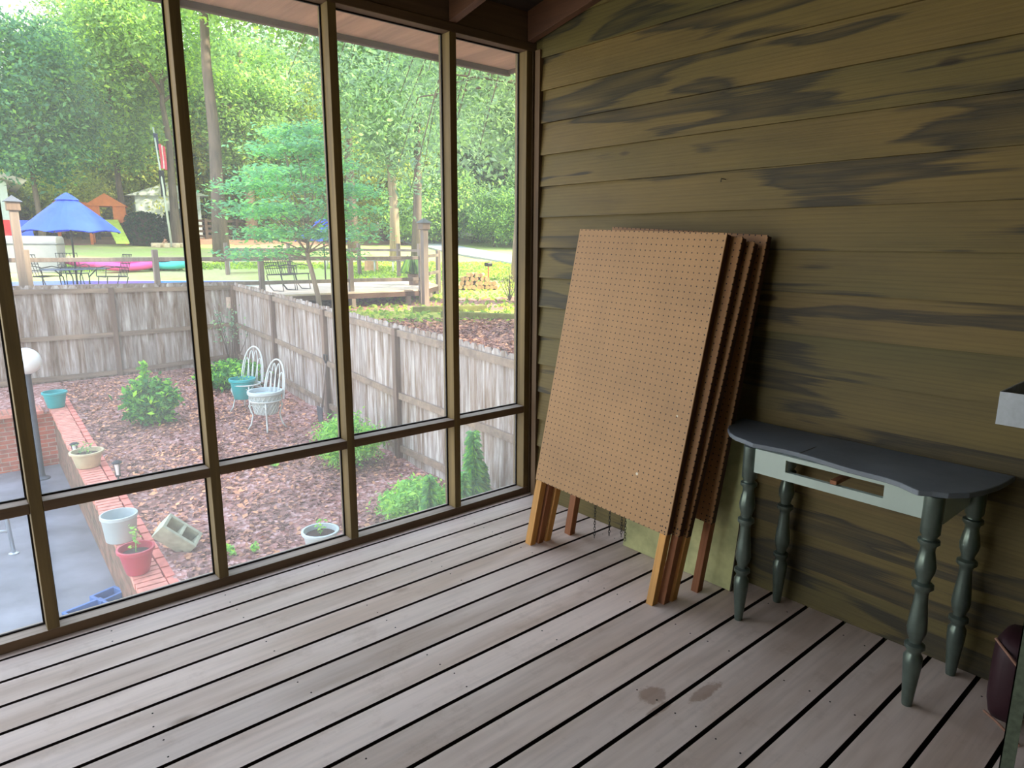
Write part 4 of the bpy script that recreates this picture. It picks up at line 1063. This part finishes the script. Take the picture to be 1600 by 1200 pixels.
# ------------------------------------------------------------------ FAR LAWN THINGS
# far board fence
def farfence(cols, rr_, label, h=1.25):
    root = thing('board_fence', label, 'fence'); P = [onr(x, r) for x, r in zip(cols, rr_)]
    rm = [MB() for _ in range(4)]
    for p, q in zip(P, P[1:]):
        for k, z in enumerate((.2, .5, .8, 1.12)): rm[k].beam((p.x, p.y, p.z+z), (q.x, q.y, q.z+z), .04, .15)
    for x_ in rm: x_.build('rail', 'farfence', root)
    for p in P: MB().mm((p.x-.08, p.y-.08, p.z-.2), (p.x+.08, p.y+.08, p.z+h)).build('post', 'farfence', root)
farfence(list(range(-60, 421, 24)), [46+i*.05 for i in range(21)], 'dark four-board fence across the far end of the lawn')
# playset
p = onr(173, 43.5); o = thing('playset', 'orange cedar playset with small house roof and lime slide', 'playset', p, -.25)
for sx4 in (-.8, .8):
    for sy4 in (-.6, .6): MB().mm((sx4-.07, sy4-.07, -.2), (sx4+.07, sy4+.07, 1.9)).build('post', 'orange', o)
MB().mm((-.85, -.7, 1.1), (.85, .7, 1.2)).build('floor_deck', 'orange', o)
MB().mm((-.9, -.66, 1.21), (-.3, -.6, 1.95)).build('side_panel', 'orange', o); MB().mm((.3, -.66, 1.21), (.9, -.6, 1.95)).build('side_panel', 'orange', o)
MB().add([(-1.0, -.8, 1.95), (1.0, -.8, 1.95), (0, -.8, 2.6), (-1.0, .8, 1.95), (1.0, .8, 1.95), (0, .8, 2.6)], [(0, 1, 2), (5, 4, 3), (0, 2, 5, 3), (1, 4, 5, 2), (0, 3, 4, 1)]).build('roof', 'orange', o)
MB().mm((.9, -.4, 1.5), (2.0, .5, 1.58)).build('beam', 'orange', o); MB().mm((-2.4, -.1, 2.0), (-.9, .05, 2.15)).build('swing_beam', 'orange', o)
MB().mm((1.85, -.4, -.2), (1.97, -.28, 1.5)).build('post', 'orange', o); MB().mm((-2.35, -.1, -.2), (-2.2, .05, 2.0)).build('post', 'orange', o)
MB().add([(-.1, -.75, 1.25), (.5, -.75, 1.25), (1.0, -2.4, .1), (.4, -2.4, .1), (-.1, -.75, 1.18), (.5, -.75, 1.18), (1.0, -2.4, .0), (.4, -2.4, .0)], [(0, 1, 2, 3), (7, 6, 5, 4), (0, 4, 5, 1), (1, 5, 6, 2), (2, 6, 7, 3), (3, 7, 4, 0)]).build('slide', 'lime', o)
# neighbour house (left)
p = onr(-85, 40); o = thing('house', 'pale grey clapboard house with white gable at the far left edge', 'house', p, -.05)
MB().mm((-4, 0, -.3), (2.5, 7, 3.0)).build('wall', 'housew', o)
MB().add([(-4.3, -.3, 5.2), (-4.3, 7.3, 5.2), (3.1, -.3, 2.9), (3.1, 7.3, 2.9), (-4.3, -.3, 5.45), (-4.3, 7.3, 5.45), (3.3, -.3, 3.1), (3.3, 7.3, 3.1)], [(0, 2, 3, 1), (4, 5, 7, 6), (0, 4, 6, 2), (1, 3, 7, 5), (2, 6, 7, 3), (0, 1, 5, 4)]).build('roof', 'roofw', o)
MB().add([(-4, 0.01, 3.0), (2.5, .01, 3.0), (-4, .01, 5.1)], [(0, 1, 2)]).build('gable', 'housew', o)
# shed
p = onr(258, 47.6); o = thing('shed', 'pale grey shed behind the flagpole', 'shed', p, -.1)
MB().mm((-1.4, 0, -.3), (2.2, 3, 2.6)).build('wall', 'shedw', o)
MB().add([(-1.9, -.2, 2.45), (.4, -.2, 3.3), (2.7, -.2, 2.6), (-1.9, 3.2, 2.45), (.4, 3.2, 3.3), (2.7, 3.2, 2.6), (-1.4, -.01, 2.6), (2.2, -.01, 2.6)], [(0, 1, 4, 3), (1, 2, 5, 4), (0, 3, 5, 2), (0, 2, 1), (3, 4, 5)]).build('roof', 'shedw', o)
# flagpole
p = onr(268, 41); o = thing('flagpole', 'white flagpole rising from a ring of stones', 'flagpole', p)
MB().tube([(0, 0, 0), (-.15, 0, 3), (-.36, 0, 6.0)], [.06, .05, .04], 8).build('pole', 'white', o, smooth=True)
def flag(zs, cols, L, label):
    f = thing('flag', label, 'flag', (p.x-.33, p.y, p.z), 0)
    for (z0, z1, x0, x1, mt) in cols: 
        V = []; n = 8
        for i in range(n+1):
            t = i/n; z = z0+(z1-z0)*t; o_ = .06*math.sin(t*5); V += [(x0+o_*.5+.18*(1-t)*0, o_, z), (x1+o_*.5, o_*1.3, z)]
        m = MB().add(V, [(2*i, 2*i+1, 2*i+3, 2*i+2) for i in range(n)]); ob = m.build('cloth', mt, f); ob.modifiers.new('s', 'SOLIDIFY').thickness = .012
    return f
MT['flagred'] = plain('red_flag_cloth', (206, 70, 96), .8, 0, .1); MT['flagblue'] = plain('navy_flag_cloth', (48, 52, 96), .8); MT['flagwhite'] = plain('white_flag_cloth', (225, 205, 215), .8); MT['flagblack'] = plain('black_flag_cloth', (34, 36, 44), .8)
flag(0, [(4.9, 5.7, -.04, .16, 'flagblue'), (4.0, 5.2, .16, .28, 'flagred'), (4.0, 5.15, .281, .34, 'flagwhite'), (3.95, 5.1, .341, .46, 'flagred')], 0, 'red, white and blue striped flag hanging limp from the pole')
flag(0, [(2.6, 3.9, .04, .30, 'flagblack')], 0, 'black flag hanging limp below the striped flag')
sr = thing('stone_ring', 'ring of pale stones around the foot of the flagpole', 'stones', (p.x, p.y, p.z))
m = MB()
for k in range(12):
    a = k*math.pi/6; m.box((.8*math.cos(a), .8*math.sin(a), .1), (.36, .26, .25), a+.3)
m.build('stones', 'stones', sr, bevel=.05)
# adirondack style chairs
for (x, r, mt, l) in ((17, 37, 'redch', 'red lawn chair far left behind the pool'), (47, 37, 'blue', 'blue lawn chair left of the big umbrella'), (497, 33, 'blue', 'blue lawn chair on the far lawn behind the dogwood')):
    if x == 497: continue
    p = onr(x, r); o = thing('lawn_chair', l, 'chair', p, .3)
    MB().mm((-.32, -.3, .35), (.32, .3, .40)).build('seat', mt, o)
    MB().box((0, .36, .85), (.64, .05, 1.05), R=Matrix.Rotation(-.25, 3, 'X')).build('backrest', mt, o)
    for sx5 in (-.36, .36):
        MB().mm((sx5-.05, -.3, .55), (sx5+.05, .4, .59)).build('armrest', mt, o); MB().mm((sx5-.03, -.3, 0), (sx5+.03, -.22, .55)).build('leg', mt, o); MB().mm((sx5-.03, .3, 0), (sx5+.03, .38, .55)).build('leg', mt, o)
# round hedges
def ball(x, r, w, h, label, mat='hedge', seed=1, leaf=.12):
    rng = np.random.default_rng(seed); p = onr(x, r); o = thing('hedge_bush', label, 'bush', p)
    P = []
    for _ in range(3200):
        v = rng.normal(0, 1, 3); v /= np.linalg.norm(v); m_ = max(abs(v))**.35; v = v/m_; rr2 = .8+.25*rng.random(); P.append((v[0]*w*rr2, v[1]*w*rr2, h*.5+v[2]*h*.5*rr2))
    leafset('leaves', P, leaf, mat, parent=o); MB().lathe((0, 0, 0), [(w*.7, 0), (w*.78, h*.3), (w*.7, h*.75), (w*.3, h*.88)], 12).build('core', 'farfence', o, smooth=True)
ball(228, 42.5, .95, 1.75, 'dark clipped hedge bush left of the flagpole'); ball(281, 42.5, .75, 1.9, 'dark clipped hedge bush right of the flagpole', seed=2)
# woodpile
wpc = onr(748, 20.5); d_az = Vector((math.cos(.70), -math.sin(.70), 0))
ln = 0; rngw = random.Random(3)
lg = MB(); 
for row, cnt in enumerate((9, 8, 6, 4)):
    for i in range(cnt):
        off = (i-cnt/2+.5)*.135+(rngw.uniform(-.015, .015)) + (-.12 if row > 1 else 0); rad = rngw.uniform(.055, .07); ang = rngw.uniform(-.15, .15)
        c = wpc+d_az*off+Vector((0, 0, .07+row*.12)); f = Vector((math.sin(.7+ang), math.cos(.7+ang), 0))
        o = thing('firewood_log', 'split firewood log in the pile beyond the deck', 'log', c, 0, 'firewood logs in the pile'); ln += 1
        MB().tube([-f*.22, f*.22], rad, 9).build('wood', 'log', o)
# stump
p = onr(579, 26.2); tag(MB().lathe((p.x, p.y, p.z-.05), [(.30, 0), (.26, .1), (.25, .42), (.001, .44)], 14).build('tree_stump', 'log'), 'round cut tree stump near the white bench', 'stump')
# feeder on red post, car, fern
p = onr(763, 22.5); o = thing('mail_box', 'small black box on a thin red post in the grass near the road', 'box', p)
MB().tube([(0, 0, 0), (0, 0, .5)], .02, 6).build('post', 'redch', o); MB().mm((-.11, -.09, .5), (.11, .09, .62)).build('box', 'black', o, bevel=.03)
p = onr(746, 46); p.z -= 0; o = thing('car', 'white car parked among the trees across the road', 'car', p, .35)
prof = [(-2.1, .35), (2.1, .35), (2.15, .75), (1.35, .95), (.8, 1.42), (-1.2, 1.45), (-1.9, 1.0), (-2.15, .9)]
k = len(prof); m = MB(); m.add([(a, -.85, b) for a, b in prof]+[(a, .85, b) for a, b in prof], [tuple(range(k))[::-1], tuple(range(k, 2*k))]+[(q, (q+1) % k, k+(q+1) % k, k+q) for q in range(k)]); m.build('body', 'white', o, bevel=.08)
m = MB(); m.mm((-1.2, -.87, .98), (.75, -.855, 1.32)); m.build('side_window', 'black', o)
for a in (-1.35, 1.35):
    for b2 in (-.8, .8): MB().tube([(a, b2-.1, .33), (a, b2+.1, .33)], .33, 14).build('wheel', 'black', o)
b = onr(645, 19.5); b.z = DZ; o = thing('potted_fern', 'bushy green fern in a pot on the corner of the deck', 'fern', b)
MB().lathe((0, 0, 0), [(.13, 0), (.17, .3), (.15, .3)], 14).build('pot', 'fencepost', o)
rng = np.random.default_rng(3); V = []; F = []
for i in range(150):
    a = rng.random()*6.28; L = .25+.17*rng.random(); d = np.array([math.cos(a), math.sin(a), 0]); s2 = np.array([-math.sin(a), math.cos(a), 0])*.03; hh2 = .15+.4*rng.random()
    k = len(V); V += [np.array([0, 0, .3])-s2*.3, np.array([0, 0, .3])+s2*.3, d*L*.5+[0, 0, .3+hh2]+s2, d*L+[0, 0, .3+hh2*.2], d*L*.5+[0, 0, .3+hh2]-s2]; F.append((k, k+1, k+2, k+3, k+4))
MB().add(V, F).build('fronds', 'l_mid', o)
# thin shrub in rough grass
b = onr(797, 18); o = thing('bare_shrub', 'thin pale yellow-green shrub in the rough grass below the road', 'shrub', b); m = MB(); tips = []
for i in range(10):
    e = Vector((rng.normal(0, .25), rng.normal(0, .25), .6+.4*rng.random())); m.tube([(0, 0, 0), e*.5, e], [.012, .008, .003], 5)
    tips += [tuple(np.array(e)*(1-.6*rng.random())+rng.normal(0, .05, 3)) for _ in range(16)]
m.build('stems', 'bark', o); leafset('leaves', tips, .05, 'l_yel', parent=o)
# landscape timbers
for (x0_, y0_, x1_, y1_, l) in ((645, 489, 760, 486, 'mossy landscape timber edging the slope beyond the side fence'), (690, 496, 900, 505, 'long mossy timber lower on the slope by the red leaves')):
    a = G(x0_, y0_); b = G(x1_, y1_); o = MB().beam((a.x, a.y, a.z+.06), (b.x, b.y, b.z+.06), .14, .16).build('landscape_timber', 'mosstimber', bevel=.015); tag(o, l, 'timber')
# grass tufts
pts = []
while len(pts) < 14000:
    r = random.uniform(14, 30)**1; a = math.radians(random.uniform(5, 48)); x, y = CAM.x+r*math.sin(a), CAM.y+r*math.cos(a)
    if a < math.radians(26) and r < 27: continue
    if r < 23 and random.random() < .72: continue
    pts.append((x, y, gz(x, y)+.05*noise.noise(Vector((x*.4, y*.4, 0)))+.03))
tag(leafset('lawn_grass', pts, .10, 'grass'), 'patchy sunlit grass on the lawn beyond the fence', 'grass', kind='stuff')

# ------------------------------------------------------------------ TREES
def trunkmesh(h, r, lean, rng, branches=7, spread=2.4, fork=.45):
    m = MB(); top = Vector((lean[0], lean[1], h)); pts = []
    for i in range(7):
        t = i/6; pts.append(Vector((lean[0]*t**1.3+rng.normal(0, .05)*(t > 0), lean[1]*t**1.3+rng.normal(0, .05)*(t > 0), h*t-.2*(t == 0))))
    rad = [r*1.25]+[r*(1-.75*i/6) for i in range(1, 7)]
    m.tube(pts, rad, 9)
    for b in range(branches):
        t = fork+(1-fork)*rng.random()*.9; i = min(5, int(t*6)); p = pts[i].lerp(pts[i+1], t*6-i); a = rng.random()*6.28
        L = spread*(.6+.5*rng.random()); e = p+Vector((math.cos(a)*L, math.sin(a)*L, L*(.35+.4*rng.random())))
        m.tube([p, p.lerp(e, .5)+Vector((0, 0, .12*L)), e], [r*.35, r*.22, r*.08], 6)
    return m
_cr = {}
def crownmesh(key, rad, cz, k, per, leaf, mat, spread, seed, asp=.5):
    if key in _cr: return _cr[key]
    rng = np.random.default_rng(seed); P = clusters(rng, np.array(rad), cz, k, per, spread)
    o = leafset('crown', P, leaf, mat, asp=asp); me = o.data; bpy.data.objects.remove(o); _cr[key] = me; return me
def tree(loc, h, r, crown, label, group=None, lean=(0, 0), bark='bark', seed=1, rz=0, sc_=1, fork=.45, spread=2.2, cat='tree', name='tree', br=7):
    rng = np.random.default_rng(seed); o = thing(name, label, cat, loc, rz, group); o.scale = (sc_,)*3
    trunkmesh(h, r, lean, rng, br, spread, fork).build('trunk', bark, o, smooth=True)
    if crown: c = bpy.data.objects.new('crown', crown); COL.objects.link(c); c.parent = o
    return o
# near-mid feature trees
cD = crownmesh('dark', (3.6, 3.2, 4.2), 7.6, 200, 120, .20, 'l_dark', (.55, .55, .35), 1)
cM = crownmesh('mid', (3.4, 3.2, 4.2), 8.0, 180, 115, .20, 'l_mid', (.55, .55, .35), 2)
cY = crownmesh('yel', (3.6, 3.4, 4.0), 6.6, 150, 110, .22, 'l_yel', (.6, .6, .38), 3)
cG = crownmesh('grey', (3.6, 3.4, 4.6), 8.2, 150, 100, .18, 'l_grey', (.55, .55, .5), 4)
cH = crownmesh('high', (4.2, 4.0, 3.6), 12.5, 190, 105, .19, 'l_mid', (.6, .6, .4), 5)
cV = crownmesh('under2', (2.2, 2.2, 1.8), 2.2, 90, 90, .16, 'l_mid', (.4, .4, .3), 7)
cU = crownmesh('under', (2.2, 2.2, 1.8), 2.2, 90, 90, .16, 'l_yel', (.4, .4, .3), 6)
tree(onr(66, 40), 8.0, .17, cD, 'dark green full-crowned tree left of and behind the blue umbrella', seed=1, rz=1, sc_=.88)
tree(onr(345, 31), 15, .30, cH, 'tall thick-trunked tree between the second and third posts', seed=2, fork=.6, spread=3.2, lean=(.1, .1))
tree(onr(277, 41.5), 12, .28, cH, 'slender tree with dark trunk right beside the flagpole', seed=3, rz=2, fork=.6, sc_=.9)
tree(onr(197, 44), 10, .20, cM, 'tree with a thin dark trunk behind the playset', seed=4, rz=.7, fork=.5)
tree(onr(552, 36), 14, .26, cH, 'tall dark-trunked tree just right of the third post', seed=5, rz=2.2, fork=.6)
tree(onr(617, 31.5), 13, .22, cG, 'straight pale-trunked tree left of the tall deck post', seed=6, bark='barkpale', rz=1.2, fork=.5, lean=(.2, .1))
tree(onr(650, 30), 11, .22, cG, 'leaning tree behind the tall deck post', seed=7, rz=.2, fork=.45, lean=(.9, .2))
tree(onr(808, 22.5), 10, .20, cG, 'mossy pale-trunked tree at the right end beside the road', seed=8, bark='barkpale', rz=2.6, fork=.5)
tree(onr(838, 23.0), 11, .22, cG, 'tree trunk at the far right partly behind the corner post', seed=9, rz=.6, fork=.5, bark='barkpale')
tree(onr(395, 47), 12, .36, cM, 'grey-trunked tree far behind the dogwood', seed=10, rz=1.9, bark='barkpale', fork=.5)
tree(onr(205, 60), 17, .3, cH, 'tall tree rising over the playset into the sky', seed=11, rz=1.1, sc_=1.1)
# dogwood: layered mint green
def dogwood():
    b = onr(499, 14.6); o = thing('dogwood_tree', 'mint green layered dogwood tree in front of the pool deck', 'tree', b)
    rng = np.random.default_rng(12); m = MB()
    m.tube([(0, 0, -.3), (-.08, .02, .5), (-.18, .05, 1.05), (-.24, .05, 1.25)], [.065, .055, .05, .045], 8)
    top = Vector((-.24, .05, 1.25)); P = []
    tiers = [(1.30, 1.2, 3), (1.65, 1.45, 7), (2.05, 1.5, 8), (2.45, 1.3, 7), (2.85, 1.1, 6), (3.2, .75, 5), (3.5, .4, 3)]
    for (z, R_, n) in tiers:
        for i in range(n*2):
            a = rng.random()*6.28; L = R_*(.35+.65*rng.random()); e = Vector((-.35+math.cos(a)*L, .05+math.sin(a)*L, z+.25*rng.random()))
            if i % 2 == 0: m.tube([top+Vector((0, 0, max(0, z-1.4)*.5)), top.lerp(e, .5)+Vector((0, 0, .1)), e], [.022, .014, .004], 5)
            q = rng.normal(0, 1, (150, 3))*np.array([.26, .26, .055]); P.append(np.array(e)+q)
    m.tube([top, top+Vector((.05, 0, 1.0)), top+Vector((-.1, 0, 2.0))], [.04, .025, .008], 6)
    m.build('trunk', 'barkpale', o, smooth=True)
    leafset('leaves', np.concatenate(P), .085, 'l_mint', parent=o, flat=True, asp=.5)
dogwood()
# drooping branches of a near tree at upper right
def droopy():
    b = onr(905, 17.5); o = thing('drooping_tree', 'near tree with long drooping grey-green branches at the upper right', 'tree', b)
    rng = np.random.default_rng(14); m = MB(); m.tube([(0, 0, -.3), (0, 0, 3), (-.3, 0, 6), (-.6, .2, 9.5)], [.34, .28, .22, .1], 10); P = []
    for i in range(46):
        z = 4.5+4.5*rng.random(); a = math.radians(rng.uniform(80, 330)); L = 2.2+3.6*rng.random(); s0 = Vector((-.1*z*.5, 0, z)); e = s0+Vector((math.cos(a)*L, math.sin(a)*L, .5)); f = e+Vector((math.cos(a)*.8, math.sin(a)*.8, -1.5-1.2*rng.random()))
        m.tube([s0, s0.lerp(e, .5)+Vector((0, 0, .3)), e, f], [.06, .04, .02, .006], 5)
        for t in np.linspace(.25, 1, 9):
            c = s0.lerp(e, t)
            for _ in range(2): P.append(np.array(c)+rng.normal(0, 1, (22, 3))*np.array([.3, .3, .38])-np.array([0, 0, .3]))
        for t in np.linspace(0, 1, 6):
            P.append(np.array(e.lerp(f, t))+rng.normal(0, 1, (26, 3))*np.array([.2, .2, .25]))
    m.build('trunk', 'bark', o, smooth=True); leafset('leaves', np.concatenate(P), .12, 'l_grey', parent=o, asp=.32)
droopy()
# woods behind
rngt = random.Random(5); gi = 0
lab = {'d': ('dark-leaved tree in the woods behind the far fence', cD), 'm': ('mid green tree in the woods behind the far fence', cM), 'y': ('sunlit yellow-green tree in the woods behind the far fence', cY), 'g': ('grey-green tree in the woods behind the far fence', cG)}
rows = [(52, 36, 'ymyg', .95), (62, 34, 'mydy', 1.1), (78, 30, 'mygm', 1.45)]
for (r0, n, kinds, s_) in rows:
    for i in range(n):
        x = -160+1250*(i+rngt.uniform(-.3, .3))/n; r = r0+rngt.uniform(-3, 3)
        if x > 560: r = r*.93
        if r0 > 70 and (360 < x < 580 or x < 130): continue
        if r0 == 62 and x < 60: continue
        kd = kinds[rngt.randrange(4)]; l, c = lab[kd]; sc2 = s_*rngt.uniform(.85, 1.15)
        if x < 95: sc2 *= .60 if r0 > 70 else .60
        elif x < 160: sc2 *= .95
        tree(onr(x, r), rngt.uniform(8, 11), .22, c, l, 'woods: '+l, seed=30+gi % 9, rz=rngt.uniform(0, 6), sc_=sc2, bark='bark' if rngt.random() < .6 else 'barkpale'); gi += 1
for i in range(34):
    x = -100+1150*i/33; r = 49+rngt.uniform(-2, 4); 
    if 120 < x < 210: r = 52
    if x > 600: r = 40+rngt.uniform(0, 6)
    o = tree(onr(x, r), 1.6, .06, cU if x < 600 else cV, 'low understory bush in front of the far woods', 'understory bushes', seed=60+i % 5, rz=rngt.uniform(0, 6), sc_=rngt.uniform(.8, 1.2), cat='bush', name='understory_bush', spread=.8)
# shade trees standing to the right of the yard, outside the frame
